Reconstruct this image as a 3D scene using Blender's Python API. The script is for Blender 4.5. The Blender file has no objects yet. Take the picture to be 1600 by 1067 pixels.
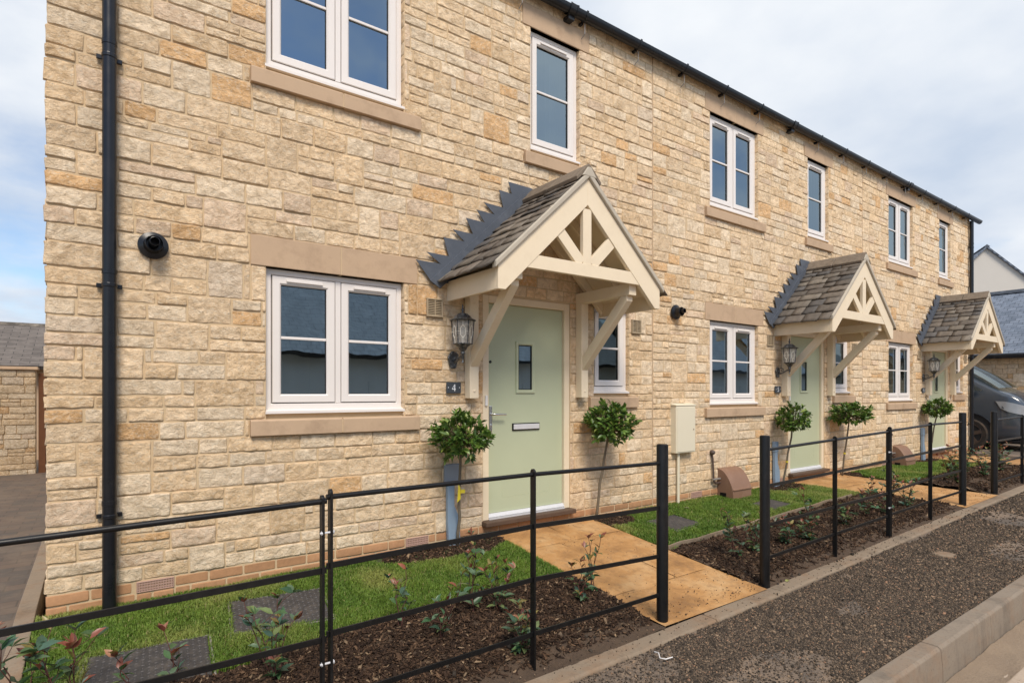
import bpy, bmesh, math, random
import numpy as np
from mathutils import Vector, Matrix

R = math.radians
sc = bpy.context.scene
COL = sc.collection
rnd = random.Random(7)

# ------------------------------------------------------------------ scene graph helpers
def link(o, parent=None):
    COL.objects.link(o)
    if parent is not None:
        o.parent = parent
    return o

def tag(o, label=None, cat=None, group=None, kind=None):
    if label: o['label'] = label
    if cat: o['category'] = cat
    if group: o['group'] = group
    if kind: o['kind'] = kind
    return o

def thing(name, loc, label, cat, group=None, rz=0):
    o = bpy.data.objects.new(name, None)
    o.empty_display_size = .1
    o.location = loc
    o.rotation_euler = (0, 0, rz)
    link(o)
    return tag(o, label, cat, group)

def origin(p):
    v = Vector((0, 0, 0))
    while p is not None:
        v += p.location
        p = p.parent
    return v

def finish(me, name, mats, parent, local=False, bevel=0, smooth=False, loc=None, segs=2):
    for m in (mats if isinstance(mats, (list, tuple)) else [mats]):
        me.materials.append(m)
    off = Vector((0, 0, 0))
    if not local:
        off = origin(parent)
    if loc is not None:
        off = Vector(loc)
    if off.length > 0:
        me.transform(Matrix.Translation(-off))
    if smooth:
        me.polygons.foreach_set('use_smooth', [True] * len(me.polygons))
    o = bpy.data.objects.new(name, me)
    if loc is not None:
        o.location = loc
    link(o, parent)
    if bevel:
        b = o.modifiers.new('bevel', 'BEVEL')
        b.width = bevel; b.segments = segs; b.limit_method = 'ANGLE'; b.angle_limit = R(40)
    return o

class MB:
    def __init__(s):
        s.v = []; s.f = []; s.m = []; s.c = []
        s.mi = 0
    def add(s, vs, fs):
        n = len(s.v)
        s.v += [tuple(p) for p in vs]
        for f in fs:
            s.f.append([i + n for i in f]); s.m.append(s.mi)
        return s
    def box(s, x0, x1, y0, y1, z0, z1):
        vs = [(x, y, z) for z in (z0, z1) for y in (y0, y1) for x in (x0, x1)]
        return s.add(vs, [(0, 2, 3, 1), (4, 5, 7, 6), (0, 1, 5, 4), (1, 3, 7, 5), (3, 2, 6, 7), (2, 0, 4, 6)])
    def prism(s, poly, axis, a, b):
        n = len(poly)
        def pt(p, t):
            if axis == 'y': return (p[0], t, p[1])
            if axis == 'x': return (t, p[0], p[1])
            return (p[0], p[1], t)
        vs = [pt(p, a) for p in poly] + [pt(p, b) for p in poly]
        fs = [list(range(n))[::-1], list(range(n, 2 * n))]
        for i in range(n):
            j = (i + 1) % n
            fs.append((i, j, n + j, n + i))
        return s.add(vs, fs)
    def beam(s, p, q, w, h, up=(0, 0, 1)):
        p = Vector(p); q = Vector(q); d = (q - p).normalized()
        a = d.cross(Vector(up)).normalized(); b = a.cross(d).normalized()
        vs = []
        for c in (p, q):
            for sx, sz in ((-1, -1), (1, -1), (1, 1), (-1, 1)):
                vs.append(c + a * (sx * w / 2) + b * (sz * h / 2))
        return s.add(vs, [(0, 1, 2, 3), (7, 6, 5, 4), (0, 4, 5, 1), (1, 5, 6, 2), (2, 6, 7, 3), (3, 7, 4, 0)])
    def tube(s, pts, r, n=10, cap=True):
        pts = [Vector(p) for p in pts]
        rs = r if isinstance(r, (list, tuple)) else [r] * len(pts)
        vs = []; ref = None
        for i, p in enumerate(pts):
            d = (pts[min(i + 1, len(pts) - 1)] - pts[max(i - 1, 0)]).normalized()
            if ref is None:
                ref = d.orthogonal().normalized()
            a = (ref - d * ref.dot(d)).normalized(); ref = a
            b = d.cross(a)
            for k in range(n):
                t = 2 * math.pi * k / n
                vs.append(p + (a * math.cos(t) + b * math.sin(t)) * rs[i])
        fs = []
        for i in range(len(pts) - 1):
            for k in range(n):
                k2 = (k + 1) % n
                fs.append((i * n + k, i * n + k2, (i + 1) * n + k2, (i + 1) * n + k))
        if cap:
            fs.append(list(range(n))[::-1]); fs.append(list(range((len(pts) - 1) * n, len(pts) * n)))
        return s.add(vs, fs)
    def lathe(s, prof, o, axis='z', n=20, rot=0):
        o = Vector(o)
        ax = {'z': (Vector((1, 0, 0)), Vector((0, 1, 0)), Vector((0, 0, 1))),
              'y': (Vector((1, 0, 0)), Vector((0, 0, 1)), Vector((0, -1, 0))),
              'x': (Vector((0, 1, 0)), Vector((0, 0, 1)), Vector((1, 0, 0)))}[axis]
        vs = []
        for r, t in prof:
            for k in range(n):
                a = 2 * math.pi * k / n + rot
                vs.append(o + ax[0] * (r * math.cos(a)) + ax[1] * (r * math.sin(a)) + ax[2] * t)
        fs = []
        for i in range(len(prof) - 1):
            for k in range(n):
                k2 = (k + 1) % n
                fs.append((i * n + k, i * n + k2, (i + 1) * n + k2, (i + 1) * n + k))
        if prof[0][0] > 1e-5: fs.append(list(range(n))[::-1])
        if prof[-1][0] > 1e-5: fs.append(list(range((len(prof) - 1) * n, len(prof) * n)))
        return s.add(vs, fs)
    def build(s, name, mat, parent=None, smooth=False, bevel=0, local=False, loc=None, recalc=True, segs=2):
        me = bpy.data.meshes.new(name)
        me.from_pydata(s.v, [], s.f)
        me.polygons.foreach_set('material_index', s.m)
        if recalc:
            bm = bmesh.new(); bm.from_mesh(me)
            bmesh.ops.recalc_face_normals(bm, faces=bm.faces)
            bm.to_mesh(me); bm.free()
        o = finish(me, name, mat, parent, local=local, bevel=bevel, loc=loc, segs=segs)
        if smooth:
            me.polygons.foreach_set('use_smooth', [True] * len(me.polygons))
            if smooth != 'all':
                me.set_sharp_from_angle(angle=R(38))
        return o

def np_mesh(name, V, F, mats, parent=None, col=None, smooth=False, local=False, loc=None, midx=None):
    """V (n,3); F (m,3) or (m,4); col (n,3) per-vertex own colour of each stone, leaf or chip"""
    me = bpy.data.meshes.new(name)
    V = np.asarray(V, dtype=np.float32); F = np.asarray(F, dtype=np.int32)
    k = F.shape[1]
    me.vertices.add(len(V)); me.vertices.foreach_set('co', V.ravel())
    me.loops.add(F.size); me.loops.foreach_set('vertex_index', F.ravel())
    me.polygons.add(len(F))
    me.polygons.foreach_set('loop_start', np.arange(0, F.size, k, dtype=np.int32))
    me.polygons.foreach_set('loop_total', np.full(len(F), k, dtype=np.int32))
    if midx is not None:
        me.polygons.foreach_set('material_index', np.asarray(midx, dtype=np.int32))
    me.update(calc_edges=True)
    if col is not None:
        a = me.color_attributes.new('col', 'FLOAT_COLOR', 'POINT')
        c = np.ones((len(V), 4), dtype=np.float32); c[:, :3] = col
        a.data.foreach_set('color', c.ravel())
    if smooth:
        me.polygons.foreach_set('use_smooth', np.ones(len(F), dtype=bool))
    return finish(me, name, mats, parent, local=local, loc=loc)

# ------------------------------------------------------------------ numpy value noise
def _h(ix, iy, seed):
    n = (ix.astype(np.int64) * 374761393 + iy.astype(np.int64) * 668265263 + seed * 2147483) & 0xffffffff
    n = ((n ^ (n >> 13)) * 1274126177) & 0xffffffff
    n = n ^ (n >> 16)
    return (n & 0xffff) / 32767.5 - 1.0
def vn(x, y, seed=0):
    x = np.asarray(x, float); y = np.asarray(y, float)
    ix = np.floor(x); iy = np.floor(y)
    fx = x - ix; fy = y - iy
    fx = fx * fx * (3 - 2 * fx); fy = fy * fy * (3 - 2 * fy)
    a = _h(ix, iy, seed); b = _h(ix + 1, iy, seed); c = _h(ix, iy + 1, seed); d = _h(ix + 1, iy + 1, seed)
    return (a + (b - a) * fx) * (1 - fy) + (c + (d - c) * fx) * fy
def fbm(x, y, seed=0, o=3):
    s = 0; a = 1; t = 0
    for i in range(o):
        s = s + a * vn(x * 2 ** i, y * 2 ** i, seed + i * 17); t += a; a *= .5
    return s / t

# ------------------------------------------------------------------ materials
class NT:
    def __init__(s, name):
        s.m = bpy.data.materials.new(name); s.m.use_nodes = True
        s.t = s.m.node_tree; s.n = s.t.nodes; s.l = s.t.links
        s.p = s.n['Principled BSDF']; s.out = s.n['Material Output']
        s.tc = s.n.new('ShaderNodeTexCoord')
    def new(s, typ, **kw):
        n = s.n.new(typ)
        for k, v in kw.items():
            if k in n.inputs.keys() if isinstance(k, str) else False:
                n.inputs[k].default_value = v
            else:
                setattr(n, k, v)
        return n
    def noise(s, scale, detail=4, rough=.6, vec=None, stretch=None, dist=0):
        n = s.n.new('ShaderNodeTexNoise')
        n.inputs['Scale'].default_value = scale; n.inputs['Detail'].default_value = detail
        n.inputs['Roughness'].default_value = rough; n.inputs['Distortion'].default_value = dist
        src = vec or s.tc.outputs['Object']
        if stretch:
            mp = s.n.new('ShaderNodeMapping'); mp.inputs['Scale'].default_value = stretch
            s.l.new(src, mp.inputs[0]); src = mp.outputs[0]
        s.l.new(src, n.inputs['Vector'])
        return n.outputs['Fac']
    def ramp(s, fac, stops):
        n = s.n.new('ShaderNodeValToRGB')
        e = n.color_ramp.elements
        while len(e) < len(stops): e.new(.5)
        for el, (p, c) in zip(e, stops):
            el.position = p; el.color = (*c, 1) if len(c) == 3 else c
        s.l.new(fac, n.inputs[0])
        return n.outputs[0]
    def mix(s, fac, a, b, blend='MIX'):
        n = s.n.new('ShaderNodeMix'); n.data_type = 'RGBA'; n.blend_type = blend
        for sock, v in ((n.inputs[0], fac), (n.inputs[6], a), (n.inputs[7], b)):
            if hasattr(v, 'links') or isinstance(v, bpy.types.NodeSocket): s.l.new(v, sock)
            elif isinstance(v, (int, float)): sock.default_value = v
            else: sock.default_value = (*v, 1)
        return n.outputs[2]
    def rng(s, fac, a, b, c, d):
        n = s.n.new('ShaderNodeMapRange')
        s.l.new(fac, n.inputs[0])
        for i, v in enumerate((a, b, c, d)): n.inputs[i + 1].default_value = v
        return n.outputs[0]
    def attr(s, name='col'):
        n = s.n.new('ShaderNodeAttribute'); n.attribute_name = name
        return n.outputs['Color']
    def col(s, c):
        if isinstance(c, bpy.types.NodeSocket): s.l.new(c, s.p.inputs['Base Color'])
        else: s.p.inputs['Base Color'].default_value = (*c, 1)
        return s
    def rough(s, r):
        if isinstance(r, bpy.types.NodeSocket): s.l.new(r, s.p.inputs['Roughness'])
        else: s.p.inputs['Roughness'].default_value = r
        return s
    def bump(s, h, strength=.3, dist=.01, prev=None):
        n = s.n.new('ShaderNodeBump'); n.inputs['Strength'].default_value = strength
        n.inputs['Distance'].default_value = dist
        s.l.new(h, n.inputs['Height'])
        if prev is not None: s.l.new(prev, n.inputs['Normal'])
        s.l.new(n.outputs[0], s.p.inputs['Normal'])
        return n.outputs[0]
    def set(s, **kw):
        for k, v in kw.items():
            s.p.inputs[k.replace('_', ' ')].default_value = v
        return s

def paint(name, c, rough=.4, var=.06, scale=6, bump=.05, bscale=90, spec=.5, metal=0, dirt=None):
    t = NT(name)
    a = tuple(x * (1 - var) for x in c); b = tuple(min(1, x * (1 + var)) for x in c)
    col = t.mix(t.noise(scale, 5), a, b)
    if dirt:
        dcol, amt, dsc = dirt
        f = t.rng(t.noise(dsc, 6, .7), .5, .75, 0, amt)
        col = t.mix(f, col, dcol)
    t.col(col)
    t.rough(t.rng(t.noise(scale * 2, 4), .3, .7, rough * .85, min(1, rough * 1.15)))
    if bump: t.bump(t.noise(bscale, 4), bump, .002)
    t.set(Metallic=metal)
    t.p.inputs['Specular IOR Level'].default_value = spec
    return t.m

def mat_stone():
    t = NT('rough_cotswold_stone')
    c = t.attr()
    n1 = t.noise(13, 7, .7, dist=.8); n2 = t.noise(34, 6, .72, stretch=(1, 1, 1.5), dist=1.0); n3 = t.noise(5, 4, .6, stretch=(1, 1, 2.2))
    c = t.mix(t.rng(n1, .38, .62, 0, 1), t.mix(1, c, (.78, .735, .68), 'MULTIPLY'), t.mix(1, c, (1.16, 1.16, 1.17), 'MULTIPLY'))
    c = t.mix(t.rng(t.noise(1.1, 5, .6), .52, .74, 0, .18), c, t.mix(1, c, (.82, .72, .58), 'MULTIPLY'))
    c = t.mix(t.rng(n3, .62, .76, 0, .38), c, (.58, .37, .17))
    c = t.mix(t.rng(n2, .50, .66, 0, .6), c, (.83, .73, .57))
    n4 = t.noise(120, 3, .6)
    c = t.mix(t.rng(n4, .62, .76, 0, .4), c, (.36, .24, .13))
    t.col(c).rough(.92)
    t.p.inputs['Specular IOR Level'].default_value = .15
    b = t.bump(t.noise(20, 7, .72, stretch=(1, 1, 1.3), dist=.6), .85, .03)
    t.bump(t.noise(75, 5, .75), .7, .009, prev=b)
    return t.m
def mat_mortar():
    t = NT('buff_mortar')
    c = t.mix(t.noise(9, 5), (.52, .385, .235), (.63, .48, .305))
    t.col(c).rough(.95); t.bump(t.noise(160, 4, .7), .5, .004)
    t.p.inputs['Specular IOR Level'].default_value = .1
    return t.m
def mat_attr(name, rough=.9, bs=120, bstr=.4, var=.15, vscale=40, spec=.2):
    t = NT(name)
    c = t.attr(); n = t.noise(vscale, 5, .65)
    c = t.mix(t.rng(n, .3, .7, 0, 1), t.mix(1, c, (1 - var,) * 3, 'MULTIPLY'), t.mix(1, c, (1 + var,) * 3, 'MULTIPLY'))
    t.col(c).rough(rough)
    if bstr: t.bump(t.noise(bs, 4, .7), bstr, .004)
    t.p.inputs['Specular IOR Level'].default_value = spec
    return t.m
def mat_glass(name='window_glass', tint=(.62, .68, .68), ior=2.35, refl=(.86, .95, 1.0)):
    t = NT(name)
    tr = t.n.new('ShaderNodeBsdfTransparent'); tr.inputs[0].default_value = (*tint, 1)
    gl = t.n.new('ShaderNodeBsdfGlossy'); gl.inputs['Roughness'].default_value = .012; gl.inputs[0].default_value = (*refl, 1)
    fr = t.n.new('ShaderNodeFresnel'); fr.inputs['IOR'].default_value = ior
    mx = t.n.new('ShaderNodeMixShader')
    bp = t.n.new('ShaderNodeBump'); bp.inputs['Strength'].default_value = .03; bp.inputs['Distance'].default_value = .05
    t.l.new(t.noise(2.2, 2), bp.inputs['Height']); t.l.new(bp.outputs[0], gl.inputs['Normal'])
    t.l.new(fr.outputs[0], mx.inputs[0]); t.l.new(tr.outputs[0], mx.inputs[1]); t.l.new(gl.outputs[0], mx.inputs[2])
    t.l.new(mx.outputs[0], t.out.inputs[0])
    return t.m
def mat_slate():
    t = mat_attr('weathered_roof_stone', .88, 60, .6, .22, 18)
    return t
def mat_paving():
    t = NT('orange_sandstone_paving')
    n1 = t.noise(2.5, 6, .65); n2 = t.noise(12, 6, .7)
    c = t.ramp(n1, [(.3, (.25, .125, .042)), (.5, (.45, .238, .085)), (.72, (.56, .36, .175))])
    c = t.mix(t.rng(n2, .50, .68, 0, .75), c, (.27, .15, .065))
    c = t.mix(t.rng(t.noise(4, 5, .7), .6, .75, 0, .5), c, (.46, .31, .17))
    t.col(c).rough(.8)
    t.bump(t.noise(14, 7, .75), .6, .02)
    return t.m
def mat_tarmac():
    t = NT('planings_and_dust')
    n1 = t.noise(1.6, 6, .65); n2 = t.noise(60, 4, .6)
    c = t.mix(t.rng(n1, .45, .68, 0, 1), (.14, .11, .085), (.34, .24, .16))
    c = t.mix(t.rng(n2, .4, .7, 0, .8), c, (.06, .055, .05))
    t.col(c).rough(.95); t.bump(t.noise(90, 4, .7), .8, .012)
    return t.m
def mat_soil(name, a, b, sc_=14):
    t = NT(name)
    t.col(t.mix(t.noise(sc_, 6, .7), a, b)).rough(.97); t.bump(t.noise(45, 6, .7), .9, .02)
    return t.m
def mat_concrete(name, a, b, dirt=(.24, .16, .10), amt=.7):
    t = NT(name)
    c = t.mix(t.noise(5, 6, .7), a, b)
    c = t.mix(t.rng(t.noise(3, 6, .7), .48, .66, 0, amt), c, dirt)
    c = t.mix(t.rng(t.noise(60, 4, .65), .56, .70, 0, .55), c, (.12, .09, .065))
    c = t.mix(t.rng(t.noise(2.2, 6, .75, stretch=(1, 1, .25)), .54, .66, 0, .55), c, tuple(x * .55 for x in a))
    t.col(c).rough(.92); t.bump(t.noise(80, 5, .7), .3, .006)
    return t.m
def mat_blocks():
    t = NT('block_paving')
    b = t.n.new('ShaderNodeTexBrick')
    mp = t.n.new('ShaderNodeMapping'); mp.inputs['Rotation'].default_value = (0, 0, R(0))
    t.l.new(t.tc.outputs['Object'], mp.inputs[0]); t.l.new(mp.outputs[0], b.inputs['Vector'])
    b.inputs['Scale'].default_value = 1; b.inputs['Brick Width'].default_value = .21; b.inputs['Row Height'].default_value = .14
    b.inputs['Mortar Size'].default_value = .006; b.inputs['Bias'].default_value = 0
    b.inputs['Color1'].default_value = (.135, .094, .066, 1); b.inputs['Color2'].default_value = (.085, .070, .058, 1); b.inputs['Mortar'].default_value = (.08, .06, .045, 1)
    c = t.mix(t.rng(t.noise(3, 5, .7), .45, .7, 0, .6), b.outputs['Color'], (.20, .15, .105))
    t.col(c).rough(.8)
    bb = t.bump(b.outputs['Fac'], -.5, .01); t.bump(t.noise(60, 4), .3, .004, prev=bb)
    return t.m
def mat_roof(name, a, b, w=.3, h=.22, axis=None):
    t = NT(name)
    br = t.n.new('ShaderNodeTexBrick')
    src = t.tc.outputs['UV']
    t.l.new(src, br.inputs['Vector'])
    br.inputs['Scale'].default_value = 1; br.inputs['Brick Width'].default_value = w; br.inputs['Row Height'].default_value = h
    br.inputs['Mortar Size'].default_value = .008
    br.inputs['Color1'].default_value = (*a, 1); br.inputs['Color2'].default_value = (*b, 1)
    br.inputs['Mortar'].default_value = (*[x * .35 for x in a], 1)
    c = t.mix(t.rng(t.noise(4, 5, .7), .45, .7, 0, .5), br.outputs['Color'], tuple(min(1, x * 1.5) for x in b))
    t.col(c).rough(.75); t.bump(br.outputs['Fac'], -.6, .02)
    return t.m
def mat_leaf(name, spec=.5, rough=.38):
    t = NT(name)
    c = t.attr(); n = t.noise(30, 4)
    c = t.mix(t.rng(n, .3, .7, 0, 1), t.mix(1, c, (.82, .82, .82), 'MULTIPLY'), t.mix(1, c, (1.2, 1.2, 1.15), 'MULTIPLY'))
    t.col(c).rough(rough)
    t.p.inputs['Specular IOR Level'].default_value = spec
    tl = t.n.new('ShaderNodeBsdfTranslucent'); t.l.new(c, tl.inputs[0])
    mx = t.n.new('ShaderNodeMixShader'); mx.inputs[0].default_value = .22
    t.l.new(t.p.outputs[0], mx.inputs[1]); t.l.new(tl.outputs[0], mx.inputs[2]); t.l.new(mx.outputs[0], t.out.inputs[0])
    return t.m

M = {}
M['stone'] = mat_stone(); M['mortar'] = mat_mortar()
M['brick'] = mat_attr('orange_buff_brick', .9, 180, .35, .12, 30)
M['ashlar'] = paint('smooth_sandstone', (.50, .358, .238), .9, .10, 4, .5, 70, .12, dirt=((.34, .235, .155), .65, 6))
M['upvc'] = paint('cream_white_window_plastic', (.76, .71, .665), .36, .02, 3, 0, spec=.4)
M['gasket'] = paint('black_window_gasket', (.012, .012, .014), .6, .1, 10, 0, spec=.2)
M['glass'] = mat_glass('window_glass', (.50, .60, .66), 3.9, (.70, .88, 1.0))
M['curtain'] = paint('pale_curtain', (.78, .78, .76), .9, .03, 5, 0, spec=.1)
M['reeded'] = mat_glass('frosted_glass', (.35, .45, .45), 2.2, (.8, .95, .95))
M['cream'] = paint('cream_painted_timber', (.78, .66, .48), .5, .035, 5, .12, 60, .3, dirt=((.64, .52, .36), .35, 7))
M['sage'] = paint('sage_green_door', (.465, .505, .345), .42, .03, 4, .10, 120, .35)
M['brown_sill'] = paint('dark_timber_sill', (.10, .062, .042), .6, .25, 9, .3, 60, .3)
M['alu'] = paint('brushed_aluminium', (.70, .70, .71), .42, .06, 12, 0, metal=.25)
M['chrome'] = paint('satin_chrome', (.66, .66, .66), .22, .05, 12, 0, metal=1)
M['black_iron'] = paint('black_painted_steel', (.006, .006, .0065), .40, .25, 8, .15, 120, .35, dirt=((.10, .085, .07), .10, 9))
M['black_plastic'] = paint('black_rainwater_plastic', (.007, .008, .011), .30, .2, 5, .05, 60, .42, dirt=((.09, .08, .075), .10, 7))
M['lead'] = paint('lead_sheet', (.085, .097, .118), .52, .2, 6, .2, 30, .4, dirt=((.15, .165, .19), .6, 8))
M['slate'] = mat_slate()
M['pointing'] = paint('verge_mortar', (.47, .42, .34), .93, .12, 9, .5, 90, .1)
M['lantern'] = paint('black_silver_lantern_metal', (.055, .058, .06), .42, .5, 40, .4, 90, .5, metal=.4, dirt=((.46, .47, .47), .85, 38))
def mat_frosted():
    t = NT('seeded_lantern_glass')
    df = t.n.new('ShaderNodeBsdfTranslucent'); df.inputs[0].default_value = (.80, .77, .72, 1)
    d2 = t.n.new('ShaderNodeBsdfDiffuse'); d2.inputs[0].default_value = (.62, .60, .56, 1)
    tr = t.n.new('ShaderNodeBsdfTransparent'); tr.inputs[0].default_value = (.95, .95, .93, 1)
    m1 = t.n.new('ShaderNodeMixShader'); m1.inputs[0].default_value = .5; t.l.new(df.outputs[0], m1.inputs[1]); t.l.new(d2.outputs[0], m1.inputs[2])
    m2 = t.n.new('ShaderNodeMixShader'); t.l.new(t.rng(t.noise(40, 3), .35, .65, .30, .62), m2.inputs[0]); t.l.new(m1.outputs[0], m2.inputs[1]); t.l.new(tr.outputs[0], m2.inputs[2])
    t.l.new(m2.outputs[0], t.out.inputs[0])
    return t.m
M['lantern_glass'] = mat_frosted()
M['bulb'] = paint('pale_bulb', (.75, .74, .70), .3, .03, 5, 0)
M['leading'] = paint('pale_leading', (.82, .79, .70), .5, .05, 10, 0)
M['plate'] = paint('slate_number_plate', (.045, .053, .062), .45, .15, 12, .15, 80, .4)
M['white'] = paint('white_lettering', (.72, .74, .76), .5, .02, 5, 0)
M['white_plastic'] = paint('white_plastic', (.74, .72, .70), .4, .03, 4, 0)
M['ivory'] = paint('ivory_meter_box_plastic', (.72, .655, .50), .42, .02, 3, .05, 60, .4)
M['brown_plastic'] = paint('brown_meter_box_plastic', (.235, .135, .088), .48, .1, 5, .12, 70, .35, dirt=((.36, .25, .19), .35, 6))
M['blue_grey'] = paint('blue_grey_duct_plastic', (.23, .31, .40), .5, .08, 6, .08, 60, .35)
M['grey_box'] = paint('grey_service_box', (.24, .27, .31), .5, .06, 6, .08, 60, .35)
M['pipe'] = paint('dull_grey_pipe', (.33, .31, .29), .45, .15, 20, 0, metal=.4)
M['rust_brown'] = paint('brown_service_pipe', (.085, .055, .045), .5, .2, 15, 0)
M['vent'] = paint('buff_vent_plastic', (.37, .29, .19), .6, .05, 8, 0)
M['terracotta_vent'] = paint('pinkish_air_brick', (.42, .27, .215), .85, .1, 14, .2, 90, .2)
M['dark'] = paint('dark_void', (.012, .011, .010), .9, .1, 8, 0, spec=.1)
M['paving'] = mat_paving(); M['tarmac'] = mat_tarmac()
M['lawn_soil'] = mat_soil('lawn_base', (.045, .062, .02), (.07, .09, .03))
M['bed_soil'] = mat_soil('bed_soil', (.045, .028, .018), (.13, .085, .052))
M['earth'] = mat_soil('earth', (.20, .145, .10), (.33, .25, .17), 3)
M['road'] = mat_concrete('dusty_road', (.36, .28, .21), (.47, .38, .29), (.28, .20, .14))
M['kerb'] = mat_concrete('kerb_concrete', (.19, .155, .12), (.27, .22, .165), (.23, .155, .10), .8)
M['edging'] = mat_concrete('edging_concrete', (.20, .155, .11), (.28, .215, .15), (.23, .145, .085), .85)
M['blocks'] = mat_blocks()
M['grass'] = mat_leaf('grass_blade', .25, .5)
M['leaf'] = mat_leaf('glossy_leaf')
M['bark'] = mat_attr('plant_stem', .8, 90, .4, .2, 30)
M['chips'] = mat_attr('bark_mulch', .95, 150, .5, .25, 60)
M['pebble'] = mat_attr('loose_planings', .9, 200, .4, .2, 90)
M['rubber'] = paint('black_tread_cover', (.045, .043, .043), .6, .4, 14, .5, 60, .35, dirt=((.17, .14, .11), .5, 16))
M['worn_tread'] = paint('worn_tread_studs', (.11, .10, .095), .6, .5, 25, .3, 80, .35)
M['int_wall'] = paint('pale_interior_wall', (.56, .55, .50), .8, .02, 2, 0)
M['int_floor'] = paint('interior_floor', (.30, .26, .21), .7, .1, 3, 0)
M['render'] = paint('cream_render', (.60, .56, .50), .95, .04, 3, .2, 120, .1)
M['far_slate'] = mat_roof('pale_far_slate', (.30, .34, .38), (.36, .40, .44), .3, .2)
M['far_wall'] = paint('far_render', (.62, .66, .68), .9, .1, 2, 0, spec=.1)
M['roof_blue'] = mat_roof('blue_grey_slate_roof', (.10, .125, .165), (.17, .20, .25), .22, .14)
M['roof_grey'] = mat_roof('grey_tile_roof', (.095, .078, .066), (.16, .135, .115), .33, .16)
M['roof_stone'] = mat_roof('stone_tile_roof', (.20, .165, .13), (.27, .23, .18), .3, .18)
M['car'] = paint('dark_blue_grey_car_paint', (.050, .062, .078), .22, .1, 2, 0, spec=.6, dirt=((.10, .085, .07), .3, 2.5))
M['car'].node_tree.nodes['Principled BSDF'].inputs['Coat Weight'].default_value = .7
M['car_glass'] = mat_glass('car_glass', (.45, .52, .52), 2.0, (.9, 1, 1))
M['tyre'] = paint('dusty_tyre', (.040, .034, .029), .85, .2, 9, .3, 60, .2, dirt=((.13, .085, .055), .8, 6))
M['rim'] = paint('dusty_dark_rim', (.12, .085, .065), .5, .2, 9, 0, metal=.4)
M['headlamp'] = paint('headlamp_lens', (.26, .265, .27), .15, .4, 6, 0, spec=.8)
M['timber'] = paint('brown_stained_timber', (.13, .055, .025), .7, .25, 12, .3, 50, .2)
M['blue'] = paint('bright_blue_fabric', (.02, .17, .40), .8, .1, 12, .2, 80, .2)
M['grille'] = paint('dark_grille', (.014, .015, .017), .5, .1, 8, 0)
M['yellow'] = paint('yellow_tie', (.62, .50, .03), .6, .05, 10, 0)
# ------------------------------------------------------------------ masonry
PAL = [((.815, .62, .405), 36), ((.785, .58, .36), 22), ((.83, .67, .475), 29), ((.73, .465, .235), 5), ((.75, .57, .40), 6), ((.75, .605, .445), 2)]
PALW = np.array([w for _, w in PAL], float); PALW /= PALW.sum()

def subtract(rect, holes, mn=.022):
    out = [rect]
    for h in holes:
        nxt = []
        for r in out:
            x0, x1, z0, z1 = r
            if h[0] >= x1 or h[1] <= x0 or h[2] >= z1 or h[3] <= z0:
                nxt.append(r); continue
            zz0, zz1 = z0, z1
            if h[0] - x0 > 0: nxt.append((x0, min(h[0], x1), z0, z1))
            if x1 - h[1] > 0: nxt.append((max(h[1], x0), x1, z0, z1))
            a, b = max(x0, h[0]), min(x1, h[1])
            if h[2] - z0 > 0: nxt.append((a, b, z0, h[2]))
            if z1 - h[3] > 0: nxt.append((a, b, h[3], z1))
        out = [r for r in nxt if r[1] - r[0] > mn and r[3] - r[2] > mn]
    return out

def cur_hit(rs_, a, b):
    return any(r[0] < b and r[1] > a for r in rs_)

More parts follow.
